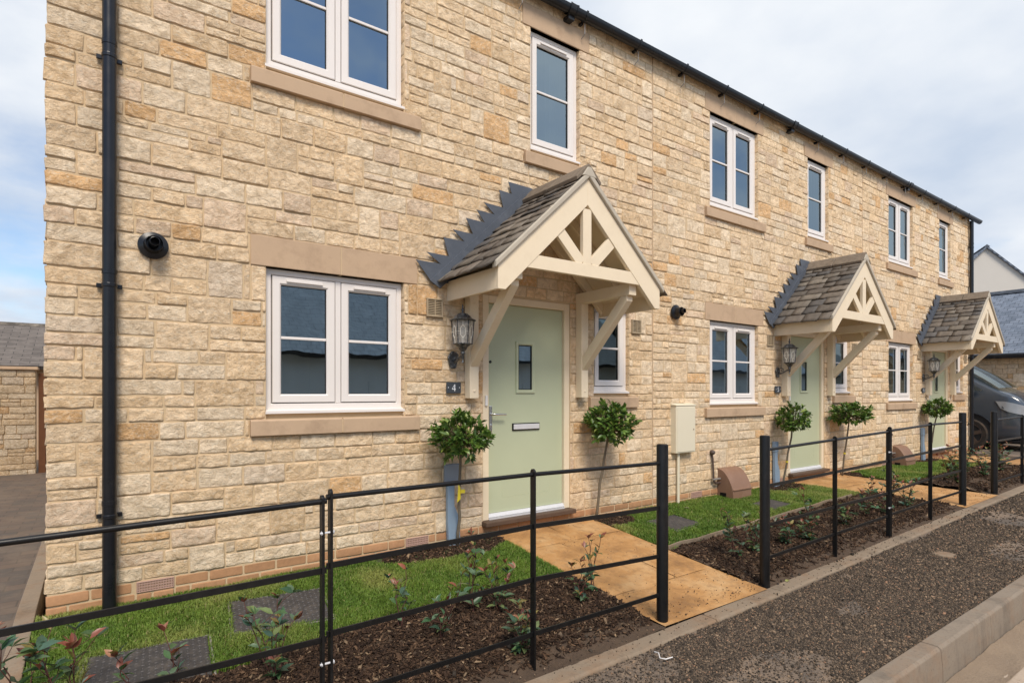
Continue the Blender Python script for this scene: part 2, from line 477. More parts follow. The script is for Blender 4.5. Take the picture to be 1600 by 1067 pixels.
class Stones:
    """collects separately laid stones, every one a displaced rock-faced block, into one wall mesh"""
    def __init__(s, seed):
        s.rs = np.random.RandomState(seed); s.V = []; s.F = []; s.C = []; s.n = 0; s.seed = seed; s.k = 1.0
    def stone(s, x0, x1, z0, z1, cell, mapf=None, joint=.0085, amp=.0075, prot=.0158, col=None, wob=.0035, e=.003):
        rs = s.rs
        x0 += joint / 2; x1 -= joint / 2; z0 += joint / 2; z1 -= joint / 2
        w, h = x1 - x0, z1 - z0
        if w < .012 or h < .012: return
        e = min(e, w * .2, h * .2)
        nx = max(2, int(round((w - 2 * e) / cell)) + 1); nz = max(2, int(round((h - 2 * e) / cell)) + 1)
        q = min(.0045, w * .1, h * .1)
        us = np.concatenate([[0, e], np.linspace(e + q, w - e - q, nx), [w - e, w]]); vs = np.concatenate([[0, e], np.linspace(e + q, h - e - q, nz), [h - e, h]])
        U, W = np.meshgrid(us, vs)
        ox, oz = rs.rand(2) * 100
        X = x0 + U; Z = z0 + W
        d = prot + rs.uniform(-.004, .006)
        face = d + amp * (fbm((U + ox) * 10, (W + oz) * 14, s.seed) * .75 + .6 * fbm((U + ox) * 34, (W + oz) * 40, s.seed + 5, 3))
        face += (U / w - .5) * rs.uniform(-.006, .006) + (W / h - .5) * rs.uniform(-.006, .006)
        bul = 1 - np.minimum(1, np.minimum(np.minimum(U, w - U) / .016, np.minimum(W, h - W) / .016))
        face = np.maximum(face - .0025 * bul ** 2, .0118)
        ring = (U == 0) | (U == w) | (W == 0) | (W == h)
        dep = np.where(ring, -.006, face)
        # wobbly outline and rounded corners
        X = X + wob * vn(Z * 23 + ox, X * 6 + oz, s.seed + 3)
        Z = Z + wob * vn(X * 17 + ox, Z * 6 + oz, s.seed + 4)
        for (a, b, sx, sz) in ((0, 0, 1, 1), (0, -1, -1, 1), (-1, 0, 1, -1), (-1, -1, -1, -1)):
            X[a, b] += sx * .005; Z[a, b] += sz * .005
            a2 = 1 if a == 0 else -2; b2 = 1 if b == 0 else -2
            X[a2, b2] += sx * .003; Z[a2, b2] += sz * .003
        P = np.stack([X.ravel(), -dep.ravel(), Z.ravel()], 1)
        if mapf is not None: P = mapf(P)
        ny, nxx = U.shape
        i = np.arange(ny * nxx).reshape(ny, nxx)
        F = np.stack([i[:-1, :-1].ravel(), i[:-1, 1:].ravel(), i[1:, 1:].ravel(), i[1:, :-1].ravel()], 1)
        if col is None:
            c = np.array(PAL[rs.choice(len(PAL), p=PALW)][0]) * rs.uniform(.90, 1.08) * s.k
        else:
            c = np.array(col) * rs.uniform(.86, 1.1)
        s.V.append(P); s.F.append(F + s.n); s.C.append(np.tile(c, (len(P), 1))); s.n += len(P)
    def rubble(s, x0, x1, holes, keys, cell, ragged=False, mapf=None, hs=(.07, .165), cellfn=None, amp=.012):
        rs = s.rs
        for ka, kb in zip(keys, keys[1:]):
            g = kb - ka; hh = []
            while sum(hh) < g - .04: hh.append(rs.choice([.085, .098, .112, .125, .14, .16]) if g > .2 else g)
            hh = np.array(hh) * g / sum(hh)
            z = ka
            nxt = []
            for ci, h in enumerate(hh):
                cur = nxt; nxt = []
                x = x0 + (rs.uniform(-.012, .008) if ragged else 0)
                first = True
                while x < x1 - .01:
                    L = rs.triangular(.12, .245, .46) * (.8 + 1.6 * h)
                    if first and ragged: L = rs.choice([.16, .20, .26, .36])
                    first = False
                    if x1 - x - L < .10: L = x1 - x
                    if h > .122 and rs.rand() < .20:
                        k = rs.uniform(.42, .58)
                        rects = [(x, x + L, z, z + h * k)]
                        m = x + L * rs.uniform(.35, .65)
                        rects += [(x, x + L, z + h * k, z + h)] if rs.rand() < .5 else [(x, m, z + h * k, z + h), (m, x + L, z + h * k, z + h)]
                    elif h < .135 and ci < len(hh) - 1 and rs.rand() < .13 and L > .16 and not cur_hit(cur, x, x + L):
                        rects = [(x, x + L, z, z + h + hh[ci + 1])]
                        nxt.append(rects[0])
                    else:
                        rects = [(x, x + L, z, z + h)]
                    for r in rects:
                        for q in subtract(r, holes + cur):
                            c = cellfn(q[0]) if cellfn else cell
                            s.stone(*q, c, mapf, amp=amp)
                    x += L
                z += h
    def bricks(s, x0, x1, z1, rows, holes, cell, col=(.44, .24, .125)):
        for r in range(rows):
            za, zb = z1 - (r + 1) * .075, z1 - r * .075
            x = x0 - (.1125 if r % 2 else 0)
            while x < x1:
                for q in subtract((max(x, x0), min(x + .225, x1), za, zb), holes):
                    s.stone(*q, cell, amp=.0015, prot=.0135, col=col, wob=.001, e=.003)
                x += .225
    def build(s, name, mats, parent, extra=None, local=False):
        V = np.concatenate(s.V); F = np.concatenate(s.F); C = np.concatenate(s.C)
        mi = np.zeros(len(F), int)
        if extra is not None:
            ev, ef = extra
            F = np.concatenate([F, np.array(ef) + len(V)]); mi = np.concatenate([mi, np.ones(len(ef), int)])
            V = np.concatenate([V, np.array(ev, float)]); C = np.concatenate([C, np.full((len(ev), 3), .4)])
        o = np_mesh(name, V, F, mats, parent, C, smooth=True, midx=mi, local=local)
        return o

def sheet(x0, x1, z0, z1, holes, y, back=None):
    """mortar face with openings cut out, as clean quads in the plane y (plus reveals back to y=back)"""
    xs = sorted({x0, x1, *[min(max(h[i], x0), x1) for h in holes for i in (0, 1)]})
    zs = sorted({z0, z1, *[min(max(h[i], z0), z1) for h in holes for i in (2, 3)]})
    v = []; f = []
    for a, b in zip(xs, xs[1:]):
        for c, d in zip(zs, zs[1:]):
            mx, mz = (a + b) / 2, (c + d) / 2
            if any(h[0] < mx < h[1] and h[2] < mz < h[3] for h in holes): continue
            n = len(v); v += [(a, y, c), (b, y, c), (b, y, d), (a, y, d)]; f.append((n, n + 1, n + 2, n + 3))
    if back is not None:
        for h in holes:
            a, b, c, d = h
            for p, q in (((a, c), (a, d)), ((a, d), (b, d)), ((b, d), (b, c)), ((b, c), (a, c))):
                n = len(v)
                v += [(p[0], y, p[1]), (q[0], y, q[1]), (q[0], back, q[1]), (p[0], back, p[1])]; f.append((n, n + 1, n + 2, n + 3))
    return v, f

# ------------------------------------------------------------------ window, door, canopy kits (children of a house)
def ring(mb, x0, x1, z0, z1, w, y0, y1, chamf=.006):
    """mitred rectangular frame, front at y0 (towards the street), chamfered inner front edge"""
    o = [(x0, z0), (x1, z0), (x1, z1), (x0, z1)]
    i1 = [(x0 + w - chamf, z0 + w - chamf), (x1 - w + chamf, z0 + w - chamf), (x1 - w + chamf, z1 - w + chamf), (x0 + w - chamf, z1 - w + chamf)]
    i2 = [(x0 + w, z0 + w), (x1 - w, z0 + w), (x1 - w, z1 - w), (x0 + w, z1 - w)]
    b = .003
    ob = [(x0 + b, z0 + b), (x1 - b, z0 + b), (x1 - b, z1 - b), (x0 + b, z1 - b)]
    rings = [(o, y1), (o, y0 + b), (ob, y0), (i1, y0), (i2, y0 + chamf), (i2, y1)]
    vs = []
    for r, y in rings: vs += [(p[0], y, p[1]) for p in r]
    fs = []
    for k in range(len(rings) - 1):
        for j in range(4):
            j2 = (j + 1) % 4
            fs.append((k * 4 + j, k * 4 + j2, (k + 1) * 4 + j2, (k + 1) * 4 + j))
    mb.add(vs, fs)

def pane(name, x0, x1, z0, z1, y, mat, parent):
    return MB().add([(x0, y, z0), (x1, y, z0), (x1, y, z1), (x0, y, z1)], [(0, 1, 2, 3)]).build(name, mat, parent, recalc=False)

def window(house, x0, x1, z0, z1, lights, vent=True, glass='glass', lintel=None, sill=None, bar=True, split=True):
    """z0 = top of the stone sill, z1 = underside of the lintel"""
    f = MB()
    fz0, fz1 = z0 + .07, z1 - .004
    a, b = x0 + .004, x1 - .004
    y0, y1 = .035, .105
    ring(f, a, b, fz0, fz1, .045, y0, y1, .008)
    spans = [(a + .047, b - .047)]
    if lights == 2:
        m = (a + b) / 2
        f.box(m - .021, m + .021, y0 + .001, y1, fz0 + .045, fz1 - .045)
        spans = [(a + .047, m - .023), (m + .023, b - .047)]
    # projecting plastic cill
    f.prism([(-.012, fz0 - .032), (-.012, fz0 - .012), (.034, fz0 + .002), (.105, fz0 + .002), (.105, fz0 - .032)], 'x', a - .012, b + .012)
    w = f.build('window', M['upvc'], house, bevel=0)
    g = MB()
    for s0, s1 in spans:
        ring(g, s0 - .003, s1 + .003, fz0 + .043, fz1 - .043, .012, y0 + .020, y1 - .01, .001)
    g.build('gasket', M['gasket'], w)
    MB().box(a, b, .02, .10, z0 + .001, fz0 - .033).build('sill_bedding', M['mortar'], w)
    for s0, s1 in spans:
        c = MB()
        q0, q1, p0, p1 = s0 + .004, s1 - .004, fz0 + .051, fz1 - .051
        ring(c, q0, q1, p0, p1, .064, y0 - .006, y1 - .012, .012)
        sash = c.build('sash', M['upvc'], w)
        gi = MB(); ring(gi, q0 + .0635, q1 - .0635, p0 + .0635, p1 - .0635, .0045, y0 + .016, y0 + .024, .001)
        gi.build('glazing_seal', M['gasket'], w)
        pane('pane', q0 + .062, q1 - .062, p0 + .062, p1 - .062, y0 + .026, M[glass], w)
        if bar:
            zm = (p0 + p1) / 2 + .015
            MB().box(q0 + .064, q1 - .064, y0 + .010, y0 + .0245, zm - .011, zm + .011).build('glazing_bar', M['upvc'], w, bevel=.004)
        if vent:
            u0, u1 = q0 + .10, q1 - .10
            if u1 - u0 < .16: u0, u1 = q0 + .085, q1 - .085
            MB().box(u0, u1, y0 - .020, y0 - .0055, p1 - .040, p1 - .021).build('trickle_vent', M['upvc'], w, bevel=.003)
    if lintel:
        l0, l1, lz = lintel
        m = MB(); mid = (l0 + l1) / 2 + .0
        if split:
            m.box(l0, mid - .004, -.021, .10, z1, lz); m.box(mid + .004, l1, -.021, .10, z1, lz)
        else:
            m.box(l0, l1, -.021, .10, z1, lz)
        m.build('lintel', M['ashlar'], w, bevel=.004)
        if split: MB().box(mid - .0042, mid + .0042, -.0185, .09, z1 + .002, lz - .002).build('lintel_joint', M['mortar'], w)
    if sill:
        l0, l1 = sill
        m = MB(); mid = (l0 + l1) / 2
        prof = [(-.052, z0 - .122), (-.052, z0 - .012), (-.044, z0 - .004), (.034, z0), (.10, z0), (.10, z0 - .122)]
        if split:
            m.prism(prof, 'x', l0, mid - .004); m.prism(prof, 'x', mid + .004, l1)
        else:
            m.prism(prof, 'x', l0, l1)
        m.build('sill', M['ashlar'], w, bevel=.004)
        if split: MB().prism([(-.048, z0 - .118), (-.048, z0 - .014), (.034, z0 - .004), (.09, z0 - .1)], 'x', mid - .0042, mid + .0042).build('sill_joint', M['mortar'], w)
    return w

def front_door(house, dx):
    d0, d1 = 2.95 + dx, 4.035 + dx
    m = MB()
    prof_y0, prof_y1 = -.006, .10
    # jambs and head
    m.box(d0, d0 + .070, prof_y0, prof_y1, .006, 2.135)
    m.box(d1 - .070, d1, prof_y0, prof_y1, .006, 2.135)
    m.box(d0 + .070, d1 - .070, prof_y0 + .0005, prof_y1, 2.065, 2.1345)
    fr = m.build('door', M['cream'], house, bevel=.005)
    fr['label'] = 'sage green front door in a cream frame'
    a, b = d0 + .074, d1 - .074
    s0, s1, t0, t1 = 3.36 + dx, 3.595 + dx, 1.205, 1.715
    # leaf with a slot for the glazing; fine vertical grooves
    v, f = sheet(a, b, .062, 2.061, [(s0 + .02, s1 - .02, t0 + .02, t1 - .02)], .030, .075)
    leaf = MB().add(v, f); 
    leaf.build('door_leaf', M['sage'], fr, recalc=False)
    r = MB(); ring(r, s0, s1, t0, t1, .034, .016, .045, .010)
    r.build('glazing_surround', M['sage'], fr)
    gs = MB(); ring(gs, s0 + .033, s1 - .033, t0 + .033, t1 - .033, .009, .027, .036, .002)
    gs.build('glazing_seal', M['gasket'], fr)
    pane('glazing', s0 + .034, s1 - .034, t0 + .034, t1 - .034, .0365, M['glass'], fr)
    gr = MB()
    ring(gr, a + .17, b - .17, .20, .36, .004, .0285, .031, .001)
    gr.build('raised_panel_line', M['sage'], fr)
    l0, l1, z0, z1 = 3.315 + dx, 3.655 + dx, .838, .910
    MB().box(l0, l1, .018, .032, z0, z1).build('letter_plate_frame', M['gasket'], fr, bevel=.004)
    MB().box(l0 + .010, l1 - .010, .008, .0185, z0 + .011, z1 - .010).build('letter_plate', M['alu'], fr, bevel=.004)
    MB().box(a + .018, a + .052, .018, .031, .835, 1.085).build('handle_plate', M['chrome'], fr, bevel=.006)
    h = MB(); h.tube([(a + .035, .022, 1.005), (a + .035, -.028, 1.005), (a + .05, -.036, 1.005), (a + .175, -.036, 1.001)], [.010, .010, .0095, .008], 10)
    h.build('handle', M['chrome'], fr, smooth=True)
    MB().lathe([(.012, 0), (.012, .008), (.0, .010)], (a + .035, .020, .90), 'y', 14).build('lock', M['chrome'], fr, smooth=True)
    MB().lathe([(.014, 0), (.014, .006), (.009, .010), (0, .010)], (a + .034, .030, 1.505), 'y', 14).build('door_viewer', M['grille'], fr, smooth=True)
    t = MB()
    t.prism([(.028, .020), (-.002, .024), (-.004, .030), (.012, .060), (.028, .060)], 'x', d0 + .071, d1 - .071)
    t.prism([(.026, .006), (-.012, .006), (-.012, .020), (.026, .0205)], 'x', d0 + .071, d1 - .071)
    t.build('threshold', M['alu'], fr)
    MB().box(d0 - .015, d1 + .02, -.095, .09, -.040, .005).build('timber_sill', M['brown_sill'], fr, bevel=.008)
    bl = MB().box(d0 + .022, d0 + .048, -.024, -.0055, 1.085, 1.185)
    bell = bl.build('doorbell', M['white_plastic'], fr, bevel=.005)
    return fr

def canopy(house, dx, seed):
    rs = random.Random(seed)
    cx = 3.52 + dx
    yf = -.83
    hw = .96                                     # half width at the outside of the fascias
    apex = 3.10; eav = 2.222                     # top edge of the barge boards
    sl = (apex - eav) / hw
    c = MB()
    root_m = MB()
    # barge boards (plumb cut at the apex, bird-beak foot)
    for s in (-1, 1):
        poly = [(cx, apex), (cx + s * hw, eav), (cx + s * hw, 2.027), (cx + s * (hw - .072), 2.027), (cx, apex - .238)]
        root_m.prism(poly, 'y', yf, yf + .042)
    can = root_m.build('porch_canopy', M['cream'], house, bevel=.004)
    t = MB()
    zt0, zt1 = 2.232, 2.345
    hx = lambda z: (apex - .238 - z) / ((apex - .238 - 2.027) / (hw - .072))
    t.prism([(cx - hx(zt0) - .02, zt0), (cx + hx(zt0) + .02, zt0), (cx + hx(zt1) + .02, zt1), (cx - hx(zt1) - .02, zt1)], 'y', yf + .004, yf + .046)
    t.build('tie_beam', M['cream'], can, bevel=.003)
    MB().box(cx - .050, cx + .050, yf + .0065, yf + .048, zt1 - .002, apex - .27).build('king_post', M['cream'], can, bevel=.003)
    for s in (-1, 1):
        m = MB().beam((cx + s * .075, yf + .029, zt1 + .025), (cx + s * .315, yf + .029, 2.585), .040, .105, (0, 1, 0)) if False else None
        # strut as a flat prism in the truss plane
        p0 = Vector((cx + s * .062, zt1 - .0)); p1 = Vector((cx + s * .335, 2.605))
        d = (p1 - p0).normalized(); n = Vector((-d.y, d.x)) * .052
        MB().prism([tuple(p0 + n), tuple(p0 - n), tuple(p1 - n), tuple(p1 + n)], 'y', yf + .009, yf + .044).build('strut', M['cream'], can, bevel=.003)
    # fascias along the eaves
    for s in (-1, 1):
        xa, xb = sorted((cx + s * hw, cx + s * (hw - .028)))
        MB().box(xa, xb, yf + .0425, -.012, 2.029, 2.205).build('fascia', M['cream'], can, bevel=.003)
    # boarded underside following both slopes, rafters against the wall
    for s in (-1, 1):
        b = MB(); off = .030
        b.prism([(cx, apex - .035), (cx + s * (hw - .03), eav - .035 + .0), (cx + s * (hw - .03), eav - .055), (cx, apex - .055)], 'y', yf + .043, -.012)
        b.build('underside_boarding', M['cream'], can)
        r = MB()
        r.prism([(cx, apex - .057), (cx + s * (hw - .031), eav - .058), (cx + s * (hw - .031), eav - .17), (cx, apex - .185)], 'y', -.085, -.034)
        r.prism([(cx, apex - .057), (cx + s * (hw - .031), eav - .058), (cx + s * (hw - .031), eav - .15), (cx, apex - .165)], 'y', -.46, -.415)
        r.build('rafter', M['cream'], can, bevel=.003)
    # wall posts, arms, curved-less braces
    for s in (-1, 1):
        xa = cx + s * .7275 - .0475 + (0 if s < 0 else -.0); xb = xa + .095
        if s > 0: xa, xb = cx + .590, cx + .685
        else: xa, xb = cx - .775, cx - .680
        MB().box(xa, xb, -.112, -.018, 1.158, 2.14).build('wall_post', M['cream'], can, bevel=.005)
        MB().box(xa - .001, xb + .001, yf + .055, -.018, 2.140, 2.250).build('arm', M['cream'], can, bevel=.004)
        br = MB()
        br.prism([(-.1125, 1.445), (-.1125, 1.585), (-.655, 2.1395), (-.735, 2.1395), (-.735, 2.09)], 'x', xa + .007, xb - .007)
        br.build('brace', M['cream'], can, bevel=.004)
        for zb in (1.225, 2.02):
            MB().lathe([(.013, 0), (.013, .004), (.008, .007), (0, .0075)], ((xa + xb) / 2, -.111, zb), 'y', 12).build('bolt', M['cream'], can, smooth=True)
    # stone slates, laid one by one
    S = []; F = []; C = []
    ridge_z = apex + .045; drop = .965 * (apex - eav) / hw
    n = 0
    for s in (-1, 1):
        u = Vector((s, 0, -sl)).normalized(); nn = Vector((s * sl, 0, 1)).normalized()
        L = math.hypot(hw + .075, (hw + .075) * sl)
        expo = [.075, .085, .095, .10, .11, .115, .125, .135, .145, .16, .17]
        k = L / sum(expo); pos = .0
        for ri, ex in enumerate(expo):
            ex *= k
            st = pos - (.05 if ri else 0); en = pos + ex + .012; pos += ex
            y = yf - .006
            while y < -.035:
                w = rs.uniform(.13, .30) * (.85 + .03 * ri)
                if -.02 - (y + w) < .09: w = -.02 - y
                th = rs.uniform(.013, .024)
                ja = [rs.uniform(-.007, .007) for _ in range(6)]
                base = Vector((cx, 0, ridge_z - .045)) + nn * .012
                lift0 = .006; lift1 = .031 + rs.uniform(-.003, .005)
                nu = 4; nv = max(2, int(w / .06))
                vs = []
                for top in (0, 1):
                    for i in range(nu + 1):
                        for j in range(nv + 1):
                            fu = i / nu; fv = j / nv
                            uu = st + (en - st + (ja[0] if j < nv / 2 else ja[1]) * (i == nu) + (rs.uniform(-.006, .006) if i == nu else 0)) * fu
                            yy = y + .003 + (w - .006) * fv + (ja[2] * fu if j in (0, nv) else 0) * .5
                            lf = lift0 + (lift1 - lift0) * fu + (th * (1 - .45 * (i == nu) * (rs.random() < .6)) if top else 0) + (rs.uniform(-.003, .003) if top else 0)
                            p = base + u * uu + nn * lf
                            vs.append((p.x, yy, p.z))
                W = (nu + 1) * (nv + 1)
                idx = lambda t_, i, j: t_ * W + i * (nv + 1) + j
                fs = []
                for i in range(nu):
                    for j in range(nv):
                        fs.append((idx(1, i, j), idx(1, i, j + 1), idx(1, i + 1, j + 1), idx(1, i + 1, j)))
                        fs.append((idx(0, i, j), idx(0, i + 1, j), idx(0, i + 1, j + 1), idx(0, i, j + 1)))
                for j in range(nv):
                    fs.append((idx(0, nu, j), idx(1, nu, j), idx(1, nu, j + 1), idx(0, nu, j + 1)))
                for i in range(nu):
                    fs.append((idx(0, i, 0), idx(1, i, 0), idx(1, i + 1, 0), idx(0, i + 1, 0)))
                    fs.append((idx(0, i, nv), idx(0, i + 1, nv), idx(1, i + 1, nv), idx(1, i, nv)))
                S += vs; F += [tuple(q + n for q in f) for f in fs]
                bc = rs.choice([(.125, .108, .09), (.155, .13, .105), (.105, .097, .09), (.135, .115, .095), (.18, .155, .125)])
                kk = rs.uniform(.85, 1.15)
                C += [tuple(x * kk for x in bc)] * len(vs)
                n += len(vs); y += w
    o = np_mesh('roof_slates', S, F, M['slate'], can, C)
    # ridge stones: two angled pieces
    for (ya, yb) in ((yf - .018, yf + .385), (yf + .392, -.02)):
        S = []; F = []
        wing = .150; nb = 5
        prof = []
        for s in (-1, 1):
            pass
        zt = apex + .125
        out = [(-wing, zt - wing * sl * 1.02), (-.03, zt - .022), (0, zt), (.03, zt - .022), (wing, zt - wing * sl * 1.02)]
        inn = [(wing - .012, zt - wing * sl * 1.02 - .032), (0, zt - .045), (-wing + .012, zt - wing * sl * 1.02 - .032)]
        m = MB(); poly = [(cx + x, z) for x, z in out + inn]
        m.prism(poly, 'y', ya, yb)
        r = m.build('ridge_stone', M['slate'], can, bevel=.006)
        a = r.data.color_attributes.new('col', 'FLOAT_COLOR', 'POINT')
        k = rs.uniform(.9, 1.1)
        for i in range(len(r.data.vertices)): a.data[i].color = (.175 * k, .14 * k, .105 * k, 1)
    # verge pointing between barge board and slates
    for s in (-1, 1):
        z0 = apex + .004; 
        MB().prism([(cx, z0 + .058), (cx + s * (hw + .035), eav - .030 + .050), (cx + s * (hw + .035), eav - .034), (cx, z0 - .002)], 'y', yf - .026, yf + .040).build('verge_pointing', M['pointing'], can, bevel=.008)
    MB().prism([(cx - .085, apex + .004), (cx + .085, apex + .004), (cx + .02, apex + .090), (cx - .02, apex + .090)], 'y', yf - .0285, yf + .03).build('ridge_pointing', M['pointing'], can, bevel=.008)
    # stepped lead flashing dressed into the stone courses
    for s in (-1, 1):
        xr = lambda z: cx + s * max(0.0, (apex + .06 - z) / sl)
        outer = [(cx + s * abs(x), z) for x, z in ((-1.11, 2.160), (-1.28, 2.358), (-1.036, 2.350), (-1.178, 2.438), (-.955, 2.430), (-1.01, 2.592), (-.792, 2.586), (-.915, 2.678), (-.70, 2.668), (-.774, 2.805), (-.571, 2.797), (-.661, 2.901), (-.461, 2.892), (-.581, 2.984), (-.36, 2.976), (-.409, 3.136), (-.26, 3.126), (-.30, 3.236), (-.03, 3.230))]
        outer += [(cx, 3.225), (cx, apex)]
        inner = [(xr(2.9) - s * .10, 2.85), (xr(2.185) - s * .08, 2.185)]
        # lower edge tucked under the slates
        poly = outer + [(cx + s * (hw - .06), 2.20)]
        MB().prism(poly, 'y', -.046, -.040).build('lead_flashing', M['lead'], can)
        MB().prism([(xr(2.20) + s * .10, 2.19), (xr(3.15) + s * .10, 3.16), (xr(3.15), 3.10), (xr(2.20), 2.13)], 'y', -.062, -.0465).build('lead_soaker', M['lead'], can)
    return can

def vent_grille(house, x0, x1, z0, z1, mat='vent'):
    f = MB(); ring(f, x0, x1, z0, z1, .014, -.040, -.004, .004)
    v = f.build('wall_vent', M[mat], house)
    m = MB(); k = 9
    for i in range(k):
        z = z0 + .014 + (z1 - z0 - .028) * (i + .5) / k
        m.add([(x0 + .012, -.036, z - .005), (x1 - .012, -.036, z - .005), (x1 - .012, -.024, z + .007), (x0 + .012, -.024, z + .007),
               (x0 + .012, -.033, z - .006), (x1 - .012, -.033, z - .006), (x1 - .012, -.021, z + .006), (x0 + .012, -.021, z + .006)],
              [(0, 1, 2, 3), (4, 7, 6, 5), (0, 4, 5, 1), (2, 6, 7, 3)])
    mx = (x0 + x1) / 2
    m.box(mx - .004, mx + .004, -.038, -.02, z0 + .012, z1 - .012)
    m.build('louvre', M[mat], v)
    MB().box(x0 + .012, x1 - .012, -.019, -.014, z0 + .012, z1 - .012).build('vent_back', M['dark'], v)

def air_brick(house, x0, z0, w=.215, h=.072):
    f = MB(); ring(f, x0, x0 + w, z0, z0 + h, .008, -.020, .0, .002)
    n = 14
    for i in range(1, n):
        x = x0 + w * i / n; f.box(x - .0035, x + .0035, -.0185, -.004, z0 + .007, z0 + h - .007)
    for j in range(1, 4):
        z = z0 + h * j / 4; f.box(x0 + .007, x0 + w - .007, -.0178, -.0045, z - .0035, z + .0035)
    a = f.build('air_brick', M['terracotta_vent'], house)
    MB().box(x0 + .007, x0 + w - .007, -.0042, -.001, z0 + .007, z0 + h - .007).build('air_brick_void', M['dark'], a)

def downpipe(house, x, y, r, z0, z1, zb):
    m = MB(); m.tube([(x, y, z0), (x, y, z1)], r, 24)
    for z in zb: m.lathe([(r, z + .02), (r + .003, z + .021), (r + .003, z + .05), (r, z + .051)], (x, y, 0), 'z', 24)
    p = m.build('downpipe', M['black_plastic'], house, smooth=True)
    for z in zb:
        b = MB()
        b.box(x - r - .030, x - r + .006, -.042, -.026, z - .064, z - .036); b.box(x + r - .006, x + r + .030, -.042, -.026, z - .064, z - .036)
        b.lathe([(r + .001, z - .064), (r + .004, z - .062), (r + .004, z - .038), (r + .001, z - .036)], (x, y, 0), 'z', 20)
        b.build('pipe_bracket', M['black_plastic'], p, bevel=.003)
    return p

def gutter(house, x0, x1, cap1=False, brackets=(), unions=()):
    m = MB(); n = 12; yc, zc, r = -.100, 5.170, .056
    pr = []
    for k in range(n + 1):
        a = math.pi + math.pi * k / n; pr.append((yc + r * math.cos(a), zc + r * math.sin(a) * 1.25))
    inn = [(yc + (p[0] - yc) * .93, zc + (p[1] - zc) * .95) for p in pr][::-1]
    m.prism(pr + inn, 'x', x0, x1)
    g = m.build('gutter', M['black_plastic'], house, smooth=True)
    def band(xa, xb, dr, name):
        b = MB(); p2 = [(yc + (r + dr) * math.cos(math.pi + math.pi * k / n), zc + (r + dr) * 1.25 * math.sin(math.pi + math.pi * k / n)) for k in range(n + 1)]
        p2 = [(p2[0][0], zc + .012)] + p2 + [(p2[-1][0], zc + .012)]
        p1 = [(yc + (p[0] - yc) * .9, p[1]) for p in p2][::-1]
        b.prism(p2 + p1, 'x', xa, xb); return b
    for x in brackets:
        b = band(x - .013, x + .013, .004, 'b')
        b.box(x - .014, x + .014, yc + .03, -.012, zc - .085, zc - .06)
        k = b.build('gutter_bracket', M['black_plastic'], g)
        s = MB(); s.tube([(x + .02, -.085, 5.09), (x + .02, -.085, 4.985), (x + .02, -.03, 4.955)], .0045, 6)
        s.build('eaves_clip', M['pipe'], g)
    for x in unions:
        b = band(x - .055, x - .035, .008, 'u'); b2 = band(x + .035, x + .055, .008, 'u'); b3 = band(x - .035, x + .035, .004, 'u')
        b.add(b2.v, b2.f); b.add(b3.v, b3.f)
        b.box(x - .04, x + .04, yc + .0, -.012, zc - .115, zc - .075)
        b.build('gutter_union', M['black_plastic'], g)
    if cap1:
        e = MB(); e.prism(pr, 'x', x1, x1 + .006); e.build('gutter_end', M['black_plastic'], g)
    return g

def flue(house, x, z):
    m = MB()
    m.lathe([(.088, .030), (.090, .036), (.088, .044), (.058, .058), (.053, .075), (.053, .030)], (x, 0, z), 'y', 28)
    f = m.build('boiler_flue', M['black_plastic'], house, smooth=True)
    k = MB(); k.lathe([(.053, .05), (.053, .125), (.049, .127), (.049, .06), (.0, .06)], (x, 0, z), 'y', 24)
    k.build('flue_terminal', M['black_plastic'], f, smooth=True)
    k = MB(); k.lathe([(.030, .06), (.030, .165), (.026, .167), (.026, .07), (.0, .07)], (x, 0, z + .004), 'y', 20)
    k.build('flue_pipe', M['black_plastic'], f, smooth=True)

def slab(p00, p10, p11, p01, th, name, mat, parent=None):
    a, b, c, d = map(Vector, (p00, p10, p11, p01))
    n = (b - a).cross(d - a).normalized() * th
    pts = [a, b, c, d, a - n, b - n, c - n, d - n]
    me = bpy.data.meshes.new(name)
    me.from_pydata([tuple(p) for p in pts], [], [(0, 1, 2, 3), (7, 6, 5, 4), (0, 4, 5, 1), (1, 5, 6, 2), (2, 6, 7, 3), (3, 7, 4, 0)])
    uv = me.uv_layers.new(name='UVMap')
    ud = (b - a).normalized(); vd = (d - a) - ud * (d - a).dot(ud); vd.normalize()
    for l in me.loops:
        q = pts[l.vertex_index] - a
        uv.data[l.index].uv = (q.dot(ud), q.dot(vd))
    return finish(me, name, mat, parent)
# ------------------------------------------------------------------ levels
def zf(x):
    return float(np.interp(x, [-50, 4.5, 9, 11.6, 16, 60], [-.345, -.345, -.228, -.18, -.16, -.16]))
WL = ([-50, .4, 2.6, 3.3, 90], [-.165, -.165, -.145, -.138, -.138])      # ground level along the house wall
def gz(x, y):
    w = float(np.interp(x, *WL))
    return w + (zf(x) - w) * min(1, max(0, -y / 1.95))
def gzv(x, y):
    f = np.interp(x, [-50, 4.5, 9, 11.6, 16, 60], [-.345, -.345, -.228, -.18, -.16, -.16])
    w = np.interp(x, *WL)
    return w + (f - w) * np.clip(-y / 1.95, 0, 1)
P_ = 5.42
EDGES = [-.25, 5.335, 10.80, 16.22]

